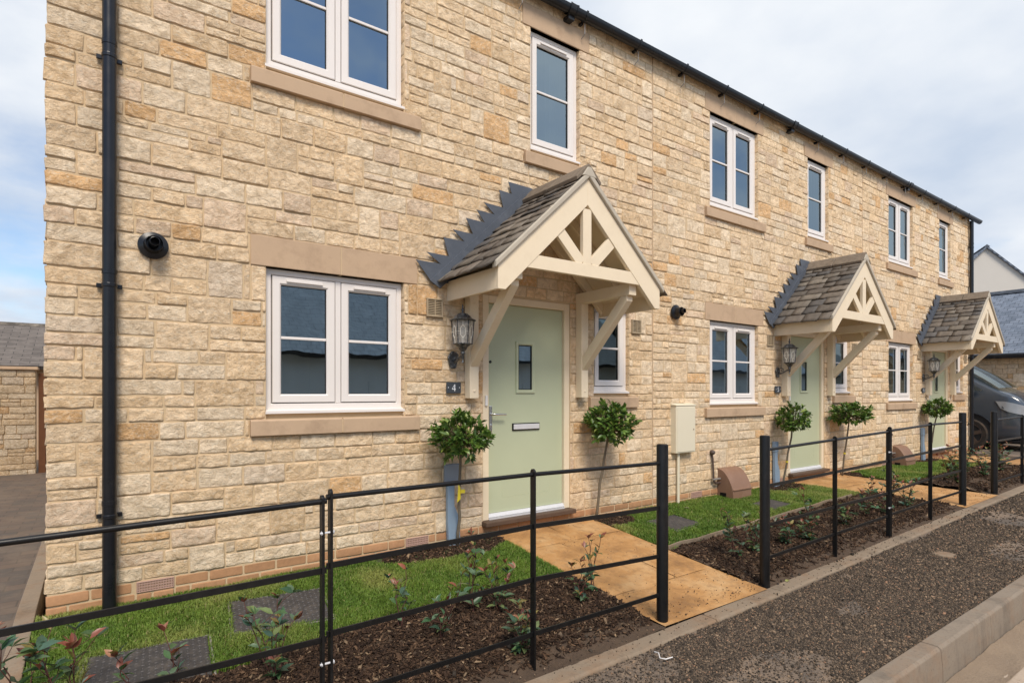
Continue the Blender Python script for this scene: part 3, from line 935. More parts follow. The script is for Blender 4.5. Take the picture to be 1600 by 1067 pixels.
def holes_for(dx):
    return dict(
        pl=(1.03 + dx, 2.145 + dx, 1.015, 2.15), pls=(.917 + dx, 2.278 + dx, .893, 1.015), pll=(.923 + dx, 2.268 + dx, 2.15, 2.372),
        pu=(1.03 + dx, 2.145 + dx, 3.60, 4.85), pus=(.920 + dx, 2.290 + dx, 3.478, 3.60), pul=(.923 + dx, 2.268 + dx, 4.85, 5.065),
        su=(3.515 + dx, 4.175 + dx, 3.60, 4.85), sus=(3.427 + dx, 4.265 + dx, 3.478, 3.60), sul=(3.415 + dx, 4.304 + dx, 4.85, 5.065),
        sl=(4.385 + dx, 4.935 + dx, 1.165, 2.15), sls=(4.299 + dx, 5.055 + dx, 1.043, 1.165), sll=(4.285 + dx, 5.035 + dx, 2.15, 2.372),
        d=(2.95 + dx, 4.035 + dx, -.038, 2.135))

HOUSE_LABELS = [
    'nearest honey coloured stone terraced house, numbered 4, with a black downpipe down its left corner',
    'middle stone terraced house, numbered 5, with an ivory meter box between the round fence posts',
    'farthest stone terraced house, with the parked dark car beside its end wall']

def build_house(i):
    dx = P_ * i
    x0, x1 = EDGES[i], EDGES[i + 1]
    H = thing('terraced_house', (x0, 0, 0), HOUSE_LABELS[i], 'house', 'stone terraced houses in the row')
    h = holes_for(dx); hl = list(h.values())
    s = Stones(11 + i * 7)
    if i == 0:
        cellfn = lambda x: .0125 if x < 2.6 else (.016 if x < 4 else .02)
    elif i == 1: cellfn = lambda x: .019
    else: cellfn = lambda x: .027
    keys = [-.035, .893, 1.015, 2.15, 2.372, 3.478, 3.60, 4.85, 5.065, 5.26]
    jx0 = x0 + (0 if i == 0 else .006)
    s.rubble(jx0, x1 - .006, hl, keys, .02, ragged=(i == 0), cellfn=cellfn, amp=.0075 if i == 0 else .006)
    # stone returns in the right-hand window jambs
    for k in ('pl', 'pu', 'su', 'sl'):
        a, b, c, d = h[k]; z = c
        while z < d - .03:
            hh = min(s.rs.choice([.09, .11, .13]), d - z)
            if d - z - hh < .04: hh = d - z
            s.stone(-.016, .05, z, z + hh, .02, lambda P, b=b: np.stack([b + P[:, 1] * .25, P[:, 0], P[:, 2]], 1), amp=.006, prot=.004)
            z += hh
    ev, ef = sheet(x0 + (.012 if i == 0 else 0), x1, -.40, 5.26, [h[k] for k in ('pl', 'pu', 'su', 'sl', 'd')], -.0095 if i == 0 else -.0108, .11)
    s.build('front_wall', [M['stone'], M['mortar']], H, (ev, ef))
    # brick plinth
    p = Stones(77 + i)
    ab = [(.218, -.117), (2.156, -.117), (5.97, -.117)] if i == 0 else []
    ab = {0: [(.222, -.112), (2.160, -.112)], 1: [(6.06, -.112), (8.05, -.112)], 2: [(11.6, -.112)]}[i]
    p.bricks(x0 + (.0 if i == 0 else .004), x1, -.036, 4, [(a - .004, a + .219, z - .004, z + .076) for a, z in ab], .03)
    p.build('brick_plinth', M['brick'], H)
    for a, z in ab: air_brick(H, a, z)
    # windows
    W = lambda k, l, sl, n, **kw: window(H, h[k][0], h[k][1], h[k][2], h[k][3], n, lintel=(h[l][0], h[l][1], h[l][3]), sill=(h[sl][0], h[sl][1]), **kw)
    W('pl', 'pll', 'pls', 2); W('pu', 'pul', 'pus', 2)
    W('su', 'sul', 'sus', 1, split=False); W('sl', 'sll', 'sls', 1, split=False, glass='reeded')
    front_door(H, dx); canopy(H, dx, 5 + i)
    vent_grille(H, 2.352 + dx, 2.512 + dx, 1.878, 2.04); vent_grille(H, 4.965 + dx, 5.115 + dx, 1.886, 2.045)
    flue(H, .315 + dx, 2.19) if i < 2 else None
    uns = {0: [3.98], 1: [8.34], 2: [12.55]}[i]
    br = [x for x in np.arange(.86, 16, .825) if x0 < x < x1 and all(abs(x - u) > .12 for u in uns)]
    br = [float(x) + .0 for x in br]
    gutter(H, x0 - (.10 if i == 0 else 0), x1 + (.36 if i == 2 else 0), cap1=(i == 2), brackets=br, unions=uns)
    if i == 0: downpipe(H, .075, -.075, .039, -.16, 5.10, [3.40, 1.945, .475])
    if i == 2: downpipe(H, 16.13, -.075, .039, -.16, 5.10, [4.55, 2.05, .55])
    if i < 2:
        MB().box(x1 - .006, x1 + .006, -.014, .0, -.04, 5.25).build('movement_joint', M['ashlar'], H)
    # rooms behind the windows
    r = MB(); ya, yb = .112, 4.6
    rooms = [(x0 + .06, 2.72 + dx, .03, 2.52), (2.80 + dx, x1 - .06, .03, 2.52), (x0 + .06, 2.95 + dx, 2.72, 5.10), (3.03 + dx, x1 - .06, 2.72, 5.10)]
    for (a, b, c, d) in rooms:
        n = [(a, ya, c), (b, ya, c), (b, yb, c), (a, yb, c), (a, ya, d), (b, ya, d), (b, yb, d), (a, yb, d)]
        r.mi = 1; r.add(n, [(0, 1, 2, 3)]); r.mi = 0
        r.add(n, [(4, 7, 6, 5), (3, 2, 6, 7), (0, 3, 7, 4), (1, 5, 6, 2)])
    r.build('rooms', [M['int_wall'], M['int_floor']], H, recalc=False)
    # pale curtain drawn to the right behind the narrow upper window
    cxs = np.linspace(h['su'][1] - .26, h['su'][1] + .04, 40); cu = MB()
    pts = [(float(x), .24 + .022 * math.sin(x * 95)) for x in cxs]
    for (a, ya_), (b, yb_) in zip(pts, pts[1:]): cu.add([(a, ya_, 3.45), (b, yb_, 3.45), (b, yb_, 4.95), (a, ya_, 4.95)], [(0, 1, 2, 3)])
    cu.build('curtain', M['curtain'], H, recalc=False)
    # roof and rear
    ry, rz = 3.7, 8.2
    rf = slab((x0 - (.12 if i == 0 else 0), -.10, 5.205), (x1 + (.12 if i == 2 else 0), -.10, 5.205), (x1 + (.12 if i == 2 else 0), ry, rz), (x0 - (.12 if i == 0 else 0), ry, rz), .06, 'roof', M['roof_stone'], H)
    slab((x1 + .02, 2 * ry + .17, 5.24), (x0 - .02, 2 * ry + .17, 5.24), (x0 - .02, ry, rz), (x1 + .02, ry, rz), .06, 'rear_roof', M['roof_stone'], H)
    MB().box(x0, x1, 2 * ry - .12, 2 * ry, -.3, 5.24).build('rear_wall', M['ashlar'], H)
    if i in (0, 2):
        xx = x0 if i == 0 else x1
        g = Stones(200 + i); sg = 1 if i == 0 else -1
        g.rubble(.02, 2 * ry, [], [-.3, 1.4, 3.2, 5.24], .09, mapf=lambda P: np.stack([xx + .022 * sg + P[:, 1] * (1 if i == 0 else -1), P[:, 0], P[:, 2]], 1))
        ev = [(xx + .02 * sg, 0.004, -.4), (xx + .02 * sg, 2 * ry, -.4), (xx + .02 * sg, 2 * ry, 5.24), (xx + .02 * sg, 0.004, 5.24), (xx + .02 * sg, ry, 8.14), (xx + .02 * sg, ry, 8.14)]
        g.build('gable_wall', [M['stone'], M['mortar']], H, (ev, [(0, 1, 2, 3), (3, 2, 4, 5)]))
    return H

HOUSES = [build_house(i) for i in range(3)]

# ------------------------------------------------------------------ fittings on the walls, each a thing of its own
def lantern(dx, label):
    bx, bz = 2.612 + dx, 1.515
    T = thing('wall_lantern', (bx, -.03, bz), label, 'wall lamp', 'wall lanterns beside the front doors')
    m = MB()
    m.prism([(bx - .042, bz + .035), (bx - .058, bz + .01), (bx - .045, bz - .02), (bx - .032, bz - .075), (bx - .022, bz - .088), (bx + .022, bz - .088), (bx + .032, bz - .075), (bx + .045, bz - .02), (bx + .058, bz + .01), (bx + .042, bz + .035), (bx + .02, bz + .062), (bx, bz + .07), (bx - .02, bz + .062)], 'y', -.048, -.026)
    m.build('back_plate', M['lantern'], T, bevel=.008)
    a = MB()
    lx, ly = bx - .005, -.215
    a.tube([(bx, -.046, bz - .02), (bx, -.075, bz - .03), (bx, -.11, bz - .02), (bx, -.15, bz + .0), (bx - .003, -.185, bz + .015), (lx, ly, bz + .02)], [.012, .012, .010, .010, .011, .013], 10)
    cr = [(bx, -.05, bz + .045), (bx, -.09, bz + .05), (bx, -.125, bz + .03), (bx, -.12, bz + .002), (bx, -.095, bz + .005), (bx, -.10, bz + .022)]
    a.tube(cr, .006, 8)
    a.build('arm', M['lantern'], T, smooth=True)
    c = MB()
    z0 = bz
    c.lathe([(0, z0 - .045), (.010, z0 - .04), (.007, z0 - .018), (.014, z0 - .008), (.014, z0 + .03), (.022, z0 + .04), (.018, z0 + .055), (.045, z0 + .095), (.066, z0 + .115), (.066, z0 + .122), (0, z0 + .122)], (lx, ly, 0), 'z', 12)
    c.build('lantern_base', M['lantern'], T, smooth=True)
    zb, zt = z0 + .122, z0 + .325
    rb, rt = .082, .098
    f = MB(); gl = MB(); ld = MB()
    cor = []
    for k in range(6):
        t = math.pi / 3 * k + math.pi / 6
        cor.append((Vector((lx + rb * math.cos(t), ly + rb * math.sin(t), zb)), Vector((lx + rt * math.cos(t), ly + rt * math.sin(t), zt))))
    for k in range(6):
        p, q = cor[k]; p2, q2 = cor[(k + 1) % 6]
        f.tube([p, q], .0052, 6)
        f.tube([p, p2], .006, 6); f.tube([q, q2], .0055, 6)
        gl.add([p, p2, q2, q], [(0, 1, 2, 3)])
        o = ((p + p2 + q + q2) / 4 - Vector((lx, ly, (zb + zt) / 2))).normalized() * .006
        g = lambda u, v: p.lerp(p2, u).lerp(q.lerp(q2, u), v) + o
        hexp = [g(.5, .78), g(.74, .64), g(.74, .36), g(.5, .22), g(.26, .36), g(.26, .64)]
        for a_, b_ in zip(hexp, hexp[1:] + hexp[:1]): ld.tube([a_, b_], .0022, 5)
        for a_, b_ in ((g(.5, .78), g(.5, 1)), (g(.5, .22), g(.5, 0)), (g(.74, .5), g(1, .5)), (g(.26, .5), g(0, .5))): ld.tube([a_, b_], .0018, 5)
    f.build('lantern_frame', M['lantern'], T)
    gl.build('lantern_panes', M['lantern_glass'], T, recalc=False)
    ld.build('leading', M['leading'], T)
    r = MB()
    r.lathe([(.112, zt - .004), (.118, zt + .004), (.104, zt + .010), (.080, zt + .022), (.066, zt + .042), (.050, zt + .052), (.046, zt + .058), (.026, zt + .064), (.010, zt + .068), (.008, zt + .082), (.015, zt + .09), (.013, zt + .10), (.006, zt + .11), (.009, zt + .125), (0, zt + .150)], (lx, ly, 0), 'z', 12, rot=math.pi / 6)
    r.build('lantern_roof', M['lantern'], T)
    b = MB(); b.lathe([(0, zb), (.018, zb + .002), (.018, zb + .05), (.026, zb + .08), (.028, zb + .105), (.018, zb + .135), (0, zb + .143)], (lx, ly, 0), 'z', 14)
    b.build('bulb', M['bulb'], T, smooth=True)
    return T

DIG = {
 '4': [[(.58, 1.0), (.72, 1.0), (.72, .36), (.90, .36), (.90, .26), (.72, .26), (.72, 0), (.56, 0), (.56, .26), (.02, .26), (.02, .34)], [(.56, .80), (.56, .36), (.20, .36)]],
}
def strokes(ch):
    """centre-line strokes with widths, in a unit cell .7 wide and 1 high"""
    if ch == '4': return [([(.46, 1), (.02, .30)], .06), ([(.02, .30), (.66, .30)], .11), ([(.47, 1), (.47, 0)], .14)]
    arc = lambda cx, cz, rx, rz, a0, a1, n=14: [(cx + rx * math.cos(R(a0 + (a1 - a0) * k / n)), cz + rz * math.sin(R(a0 + (a1 - a0) * k / n))) for k in range(n + 1)]
    if ch == '5': return [([(.58, .95), (.16, .95)], .11), ([(.17, .98), (.11, .56)], .07), ([(.11, .56)] + arc(.28, .32, .30, .30, 110, -140), .11)]
    return [([(.52, .97)] + arc(.34, .62, .30, .34, 110, 180, 8) + arc(.33, .28, .27, .27, 180, 360) + arc(.33, .30, .27, .25, 0, 180), .10)]

def number_plate(dx, ch, label):
    x0, x1, z0, z1 = 2.545 + dx, 2.693 + dx, 1.205, 1.305
    T = thing('number_plate', ((x0 + x1) / 2, -.03, z0), label, 'house number', 'slate number plates')
    MB().box(x0, x1, -.042, -.028, z0, z1).build('plate', M['plate'], T, bevel=.003)
    m = MB(); hgt = .060; ox = (x0 + x1) / 2 - .021; oz = z0 + .020
    for k, (pts, w) in enumerate(strokes(ch)):
        for j, (a, b) in enumerate(zip(pts, pts[1:])):
            A = Vector((ox + a[0] * hgt, oz + a[1] * hgt)); B = Vector((ox + b[0] * hgt, oz + b[1] * hgt))
            d = (B - A).normalized(); n = Vector((-d.y, d.x)) * w * hgt * .5; e = d * (.0012 if len(pts) > 2 else 0)
            yy = -.0432 - .00012 * k - .00003 * (j % 2)
            m.prism([tuple(A - e + n), tuple(A - e - n), tuple(B + e - n), tuple(B + e + n)], 'y', yy, -.0415)
    m.build('digit', M['white'], T)
    for xx in (x0 + .016, x1 - .016):
        MB().lathe([(.0048, 0), (.004, .003), (0, .0035)], (xx, -.0415, (z0 + z1) / 2 + .002), 'y', 10).build('screw', M['white'], T)

for i, n in enumerate(('4', '5', '6')):
    dx = P_ * i
    lantern(dx, ['wall lantern by the nearest door, above the plate reading 4', 'wall lantern above the plate reading 5 at the middle door', 'wall lantern beside the farthest door, next to the dark car'][i])
    number_plate(dx, n, ['slate plate with the white number 4', 'slate plate with the white number 5', 'small slate plate beside the farthest door'][i])

# ivory electricity meter box
T = thing('meter_box', (5.85, 0, -.14), 'ivory meter box on the wall with a pipe running down into the lawn', 'meter box')
MB().prism([(-.0, 1.085), (-.105, 1.062), (-.105, 1.050), (-.0, 1.050)], 'x', 5.652, 6.042).build('lid', M['ivory'], T, bevel=.004)
MB().box(5.660, 6.034, -.098, .0, .478, 1.0495).build('cabinet', M['ivory'], T, bevel=.006)
MB().box(5.676, 6.018, -.103, -.0975, .492, 1.036).build('cabinet_door', M['ivory'], T, bevel=.003)
MB().lathe([(.010, 0), (.010, .004), (0, .005)], (5.99, -.1025, .76), 'y', 12).build('lock', M['vent'], T)
m = MB(); m.tube([(5.765, -.045, .479), (5.765, -.045, -.16)], .019, 14); m.build('conduit', M['ivory'], T, smooth=True)

# brown ground level gas meter boxes
def gas_box(dx, label):
    T = thing('gas_meter_box', (6.8 + dx, -.12, -.15), label, 'gas meter box', 'brown gas meter boxes at the wall foot')
    a, b = 6.60 + dx, 7.01 + dx
    top = [(-.012, .222)] + [(-.012 - .235 * t, .222 - .02 * t - .235 * t ** 2.6) for t in (.15, .3, .42, .52, .62, .72, .82, .9, 1)]
    body = [(y + .004 if y < -.02 else y, z - .008) for y, z in top]
    body = body + [(-.252, -.05), (-.252, -.16), (-.012, -.16)]
    MB().prism(body, 'x', a, b).build('case', M['brown_plastic'], T, bevel=.006, smooth=True)
    lid = top + [(-.262, -.030), (-.262, -.048), (-.245, -.048), (-.236, -.02)] + [(y + .010, z - .014) for y, z in top[::-1][1:]]
    MB().prism(lid, 'x', a + .0, b + .010).build('lid', M['brown_plastic'], T, bevel=.003, smooth=True)
    MB().box(a - .003, a + .05, -.15, -.06, -.16, -.085).build('pipe_slot', M['dark'], T)
    m = MB(); m.tube([(6.455 + dx, -.03, .445), (6.462 + dx, -.045, .36), (6.475 + dx, -.05, .12), (6.475 + dx, -.055, .07), (6.50 + dx, -.06, .04), (6.61 + dx, -.06, .04)], [.013, .012, .012, .013, .013, .013], 10)
    m.build('supply_pipe', M['rust_brown'], T, smooth=True)
    MB().lathe([(0, 0), (.024, .004), (.034, .025), (.030, .05), (.016, .066), (0, .07)], (6.455 + dx, -.012, .44), 'y', 14).build('pipe_cap', M['rust_brown'], T, smooth=True)
    MB().box(6.445 + dx, 6.60 + dx, -.075, -.045, .082, .104).build('clamp', M['pipe'], T, bevel=.006)
    m = MB(); m.tube([(6.63 + dx, -.10, -.10), (6.63 + dx, -.10, -.16)], .017, 10); m.build('outlet_pipe', M['white_plastic'], T)
gas_box(0, 'brown gas meter box on the lawn right of the ivory meter box')
gas_box(P_, 'brown gas meter box on the farther lawn, left of the farthest door')

# blue grey service ducts at the wall foot
def duct(dx, box, label):
    x = 2.575 + dx if box else 2.52 + dx
    T = thing('service_duct', (x, -.03, -.14), label, 'cable duct', 'blue grey service ducts beside the doors')
    w = .034
    top = .42 if box else .50
    m = MB()
    m.prism([(x - w, top), (x + w, top), (x + w, .20), (x + w + .055, .08), (x + w + .058, -.16), (x - w + .01, -.16), (x - w, .05)], 'y', -.075, -.028)
    m.build('channel', M['blue_grey'], T, bevel=.008)
    if box:
        b = MB(); b.box(2.518 + dx, 2.688 + dx, -.062, -.026, .405, .572)
        b.build('junction_box', M['grey_box'], T, bevel=.012)
    else:
        MB().box(x - w - .006, x + w + .006, -.081, -.026, top - .14, top + .006).build('duct_cap', M['blue_grey'], T, bevel=.006)
duct(0, True, 'blue grey duct with a square grey box behind the nearest bay tree')
duct(P_, False, 'narrow blue grey duct behind the bay tree left of the middle door')
duct(2 * P_, False, 'farthest blue grey duct, behind the bay tree at the farthest door')

# things seen inside the rooms
for k, (x, z, w, lab) in enumerate(((6.60, .80, .34, 'white box behind the left pane of the middle ground floor window'), (7.13, .80, .34, 'white box behind the right pane of the middle ground floor window'))):
    T = thing('storage_box', (x + w / 2, .5, z), lab, 'box', 'white boxes inside the middle window')
    MB().box(x, x + w, .34, .64, z, z + .50).build('case', M['white_plastic'], T, bevel=.01)
    for q in (.25, .5, .75): MB().lathe([(.012, 0), (0, .004)], (x + w * q, .339, z + .44), 'y', 10).build('hole', M['dark'], T)
    MB().box(x - .01, x + w + .01, .33, .65, .03, z - .002).build('pedestal', M['int_floor'], T)
T = thing('blue_chair', (12.35, .8, .03), 'bright blue upholstered chair inside the farthest ground floor window', 'chair')
MB().box(11.95, 12.95, .42, .56, .85, 1.34).build('backrest', M['blue'], T, bevel=.05)
MB().box(11.95, 12.95, .40, 1.05, .40, .84).build('seat', M['blue'], T, bevel=.05)
for q in (11.99, 12.87):
    for r_ in (.45, .97): MB().box(q, q + .04, r_, r_ + .04, .03, .40).build('leg', M['timber'], T)
# ------------------------------------------------------------------ ground
def grid(name, x0, x1, y0, y1, step, zfn, mat, kind='structure', skirt=.25):
    nx = max(2, int((x1 - x0) / step) + 1); ny = max(2, int((y1 - y0) / step) + 1)
    X, Y = np.meshgrid(np.linspace(x0, x1, nx), np.linspace(y0, y1, ny))
    Z = zfn(X, Y)
    V = np.stack([X.ravel(), Y.ravel(), Z.ravel()], 1)
    i = np.arange(nx * ny).reshape(ny, nx)
    F = np.stack([i[:-1, :-1].ravel(), i[:-1, 1:].ravel(), i[1:, 1:].ravel(), i[1:, :-1].ravel()], 1)
    o = np_mesh(name, V, F, mat, None, smooth=True)
    o['kind'] = kind
    return o

grid('ground', -250, 400, -300, 400, 50, lambda X, Y: np.full_like(X, -.66), M['earth'])
road = grid('road', -40, 90, -9.6, -3.26, .5, lambda X, Y: -.585 + .006 * fbm(X * .7, Y * .7, 4), M['road'])
grid('far_verge', -40, 90, -40, -9.6, 2, lambda X, Y: -.50 + 0 * X, M['earth'])

def pav_z(X, Y):
    f = np.interp(X, [-50, 4.5, 9, 11.6, 16, 60], [-.345, -.345, -.228, -.18, -.16, -.16]) - .032
    k = np.interp(X, [-50, 5.5, 12, 60], [-.352, -.352, -.27, -.24])
    t = np.clip((-Y - 2.14) / 1.0, 0, 1)
    return f * (1 - t) + k * t + .010 * fbm(X * 2.2, Y * 2.2, 9) + .006 * fbm(X * 9, Y * 9, 10, 2)
grid('pavement', 1.2, 14.2, -3.145, -2.135, .03, pav_z, M['tarmac'])
grid('pavement', -40, 1.2, -3.145, -2.135, .25, pav_z, M['tarmac'])
grid('pavement', 14.2, 90, -3.145, -2.135, .25, pav_z, M['tarmac'])

def beamline(name, xs, prof_fn, mat, gap=.004, jit=.003, bevel=.006):
    """run of precast units butted end to end: prof_fn(x) gives the cross-section (y, z)"""
    rs = random.Random(4); m = MB()
    for a, b in zip(xs, xs[1:]):
        j = rs.uniform(-jit, jit); q = rs.uniform(-jit, jit)
        pa = [(y + j, z + q) for y, z in prof_fn(a)]; pb = [(y + j, z + q) for y, z in prof_fn(b)]
        n = len(pa)
        vs = [(a + gap / 2, y, z) for y, z in pa] + [(b - gap / 2, y, z) for y, z in pb]
        fs = [list(range(n))[::-1], list(range(n, 2 * n))] + [(i, (i + 1) % n, n + (i + 1) % n, n + i) for i in range(n)]
        m.add(vs, fs)
    o = m.build(name, mat, None, bevel=bevel); o['kind'] = 'structure'
    return o
ex = lambda x: float(np.interp(x, [-3, 2.1, 3.2, 4.5, 90], [-.085, -.065, -.03, 0, 0]))
def edge_prof(x):
    z = zf(x) - .012; y = -2.005 + ex(x) * .9
    return [(y, z), (y - .118, z), (y - .130, z - .012), (y - .130, z - .2), (y, z - .2)]
beamline('edging_kerb', [-6 + .915 * k + .34 for k in range(0, 45)], edge_prof, M['edging'])
def kerb_prof(x):
    z = float(np.interp(x, [-50, 5.5, 12, 60], [-.326, -.326, -.245, -.215]))
    return [(-3.145, z), (-3.235, z), (-3.252, z - .014), (-3.262, z - .13), (-3.266, z - .40), (-3.145, z - .40)]
beamline('kerb', [-8.05 + .915 * k + .30 for k in range(0, 52)], kerb_prof, M['kerb'])
# dirt that has gathered in the gutter against the kerb
grid('gutter_dirt', 1.5, 14, -3.46, -3.268, .03, lambda X, Y: -.586 + .05 * np.clip((Y + 3.46) / .19, 0, 1) ** 2 + .016 * fbm(X * 6, Y * 12, 3) + .004, M['earth'])

# block paved drive and its concrete edging
grid('driveway', -9, -.40, -2.0, 11, .4, lambda X, Y: gzv(X, Y) - .025 + .004 * fbm(X, Y, 2), M['blocks'])
o = MB()
for k in range(10):
    ya, yb = 3.9 - .62 * k, 3.9 - .62 * k - .612
    o.prism([(ya, gz(0, ya) + .006), (yb, gz(0, yb) + .006), (yb, gz(0, yb) - .2), (ya, gz(0, ya) - .2)], 'x', -.398, -.300)
o.build('drive_edging', M['edging'], None, bevel=.005)['kind'] = 'structure'
grid('end_drive', 16.24, 32, -2.0, 14, .5, lambda X, Y: gzv(X, Y) - .03 + .01 * fbm(X * 2, Y * 2, 3), M['tarmac'])

# garden soil under everything, then lawns, beds, paths
grid('garden_soil', -.285, 16.22, -2.10, .0, .08, lambda X, Y: gzv(X, Y) - .035 + .008 * fbm(X * 3, Y * 3, 6), M['bed_soil'])

LAWNS = [(-.29, 3.085, -1.06, -.012, 1.0), (4.335, 8.62, -.93, -.012, .55), (10.2, 13.75, -.92, -.012, .3)]
PATCH = [(2.52, -.12, .60, .23), (4.45, -.14, .36, .23), (8.0, -.12, .50, .2), (9.95, -.1, .45, .2), (13.4, -.1, .5, .18)]
COVERS = [(.985, -.60, .57, .47, -8, 'black tread plate cover in the nearest lawn, close to the wall'),
          (.235, -.93, .57, .44, -5, 'black tread plate cover at the front left of the nearest lawn'),
          (5.07, -.545, .47, .34, 6, 'small grey cover in the lawn in front of the ivory meter box'),
          (6.85, -.63, .46, .30, 4, 'dark cover in the lawn in front of the brown gas meter box')]
def bed_edge(x):
    if np.isscalar(x): x = np.array(x, float)
    e = np.where(x < 3.2, -1.03 - .05 * np.sin(x * 2.1) - .10 * np.clip(1.2 - x, 0, 1.2) , np.where(x < 8.7, -1.03 + .03 * (x - 4.4) + .0 * x, -.90))
    return e + .02 * vn(x * 5, x * 0, 3)
def in_patch(x, y):
    r = np.zeros(x.shape, bool)
    for (cx, cy, a, b) in PATCH:
        r |= ((x - cx) / a) ** 2 + ((y - cy) / b) ** 2 < 1 + .35 * vn(x * 9, y * 9, 8)
    return r
def in_cover(x, y, grow=.0):
    r = np.zeros(x.shape, bool)
    for (cx, cy, w, d, ang, _) in COVERS:
        c, s = math.cos(R(-ang)), math.sin(R(-ang))
        u = (x - cx) * c - (y - cy) * s; v = (x - cx) * s + (y - cy) * c
        r |= (np.abs(u) < w / 2 + grow) & (np.abs(v) < d / 2 + grow)
    return r
# path outlines: y -> (left, right)
def path_lr(k, y):
    t = np.clip(-y / 1.99, 0, 1)
    if k == 0: return 3.10 + 0 * t, 4.325 - .0 * t
    if k == 1: return 8.46 + .44 * t, 9.98 + .17 * t
    return 13.9 + .2 * t, 15.25 + .1 * t
def in_path(x, y):
    r = np.zeros(x.shape, bool)
    for k in range(3):
        a, b = path_lr(k, y); r |= (x > a - .005) & (x < b + .005)
    return r

for k in range(3):
    # riven paving slabs with pointed joints
    V = []; F = []; n = 0; rs = np.random.RandomState(3 + k)
    rows = [0.0, -.46, -1.06, -1.52, -2.02] if k == 0 else [0.0, -.6, -1.06, -1.66, -2.0]
    MB_ = None
    for ri, (ya, yb) in enumerate(zip(rows, rows[1:])):
        cuts = [[0, .5, 1], [0, .34, 1], [0, .62, 1], [0, .5, 1]][ri % 4]
        for ca, cb in zip(cuts, cuts[1:]):
            m = 14; tv = np.linspace(0, 1, m); U, W = np.meshgrid(tv, tv)
            Yg = (ya - .004) + ((yb + .004) - (ya - .004)) * W
            l, r_ = path_lr(k, Yg)
            g = .006
            Xg = l + (r_ - l) * ca + g + ((r_ - l) * (cb - ca) - 2 * g) * U
            ringm = (U == 0) | (U == 1) | (W == 0) | (W == 1)
            tilt = rs.uniform(-.002, .002)
            Z = gzv(Xg, Yg) + .004 + tilt + .006 * fbm(Xg * 4, Yg * 4, 5) + .003 * fbm(Xg * 17, Yg * 17, 6, 2) - np.where(ringm, .008, 0)
            i = n + np.arange(m * m).reshape(m, m)
            V.append(np.stack([Xg.ravel(), Yg.ravel(), Z.ravel()], 1))
            F.append(np.stack([i[:-1, :-1].ravel(), i[:-1, 1:].ravel(), i[1:, 1:].ravel(), i[1:, :-1].ravel()], 1)); n += m * m
    # bed of the joints
    yy = np.linspace(0, -2.03, 9)
    for a_, b_ in zip(yy, yy[1:]):
        p = [(path_lr(k, a_)[0] - .01, a_), (path_lr(k, a_)[1] + .01, a_), (path_lr(k, b_)[1] + .01, b_), (path_lr(k, b_)[0] - .01, b_)]
        V.append(np.array([(q[0], q[1], gz(q[0], q[1]) - .0045) for q in p])); F.append(np.array([[n, n + 1, n + 2, n + 3]])); n += 4
    o = np_mesh('path', np.concatenate(V), np.concatenate(F), M['paving'], None, smooth=True); o['kind'] = 'structure'

def grass():
    rs = np.random.RandomState(1); allV = []; allC = []
    for (x0, x1, y0, y1, q) in LAWNS:
        n = int((x1 - x0) * (y1 - y0) * 42000 * q)
        x = rs.uniform(x0, x1, n); y = rs.uniform(y0 - .15, y1, n)
        keep = (y > bed_edge(x) + rs.uniform(-.02, .02, n)) & ~in_patch(x, y) & ~in_cover(x, y, -.004) & ~in_path(x, y)
        x = x[keep]; y = y[keep]; n = len(x)
        z = gzv(x, y) - .012
        clump = fbm(x * 7, y * 7, 21, 2); dry = fbm(x * 2.3 + 4, y * 2.3, 22, 2)
        hgt = (.026 + .020 * rs.rand(n) + .012 * clump) * (1 if q > .9 else 1.1)
        ang = rs.uniform(0, 2 * np.pi, n); lean = rs.uniform(.1, .95, n)
        w = rs.uniform(.0014, .0026, n) / math.sqrt(q)
        dx, dy = np.cos(ang), np.sin(ang)
        b = np.stack([x, y, z], 1); side = np.stack([-dy, dx, 0 * x], 1) * w[:, None]; d = np.stack([dx, dy, 0 * x], 1)
        mid = b + d * (hgt * lean * .35)[:, None]; mid[:, 2] += hgt * .6
        tip = b + d * (hgt * lean)[:, None]; tip[:, 2] += hgt * (1 - .35 * lean)
        V = np.stack([b - side, b + side, mid + side * .8, tip, mid - side * .8], 1).reshape(-1, 3)
        g = np.array([.18, .27, .042]); yl = np.array([.33, .345, .10]); dk = np.array([.10, .185, .028])
        t = np.clip(.42 + .7 * clump + rs.normal(0, .25, n), 0, 1)[:, None]
        c = dk * (1 - t) + g * t
        u = np.clip((dry - .12) * 1.6 + rs.normal(0, .18, n), 0, .8)[:, None]
        c = c * (1 - u) + yl * u
        straw = (rs.rand(n) < .03)[:, None]; c = np.where(straw, np.array([.36, .31, .14]), c)
        allV.append(V); allC.append(np.repeat(c, 5, 0))
    V = np.concatenate(allV); C = np.concatenate(allC); n = len(V) // 5
    i = np.arange(n)[:, None] * 5
    F = np.concatenate([i + np.array([[0, 1, 2]]), i + np.array([[0, 2, 4]]), i + np.array([[4, 2, 3]])], 1).reshape(-1, 3)
    o = np_mesh('lawn_grass', V, F, M['grass'], None, C)
    tag(o, 'short green grass of the front lawns', 'grass', kind='stuff')
grass()
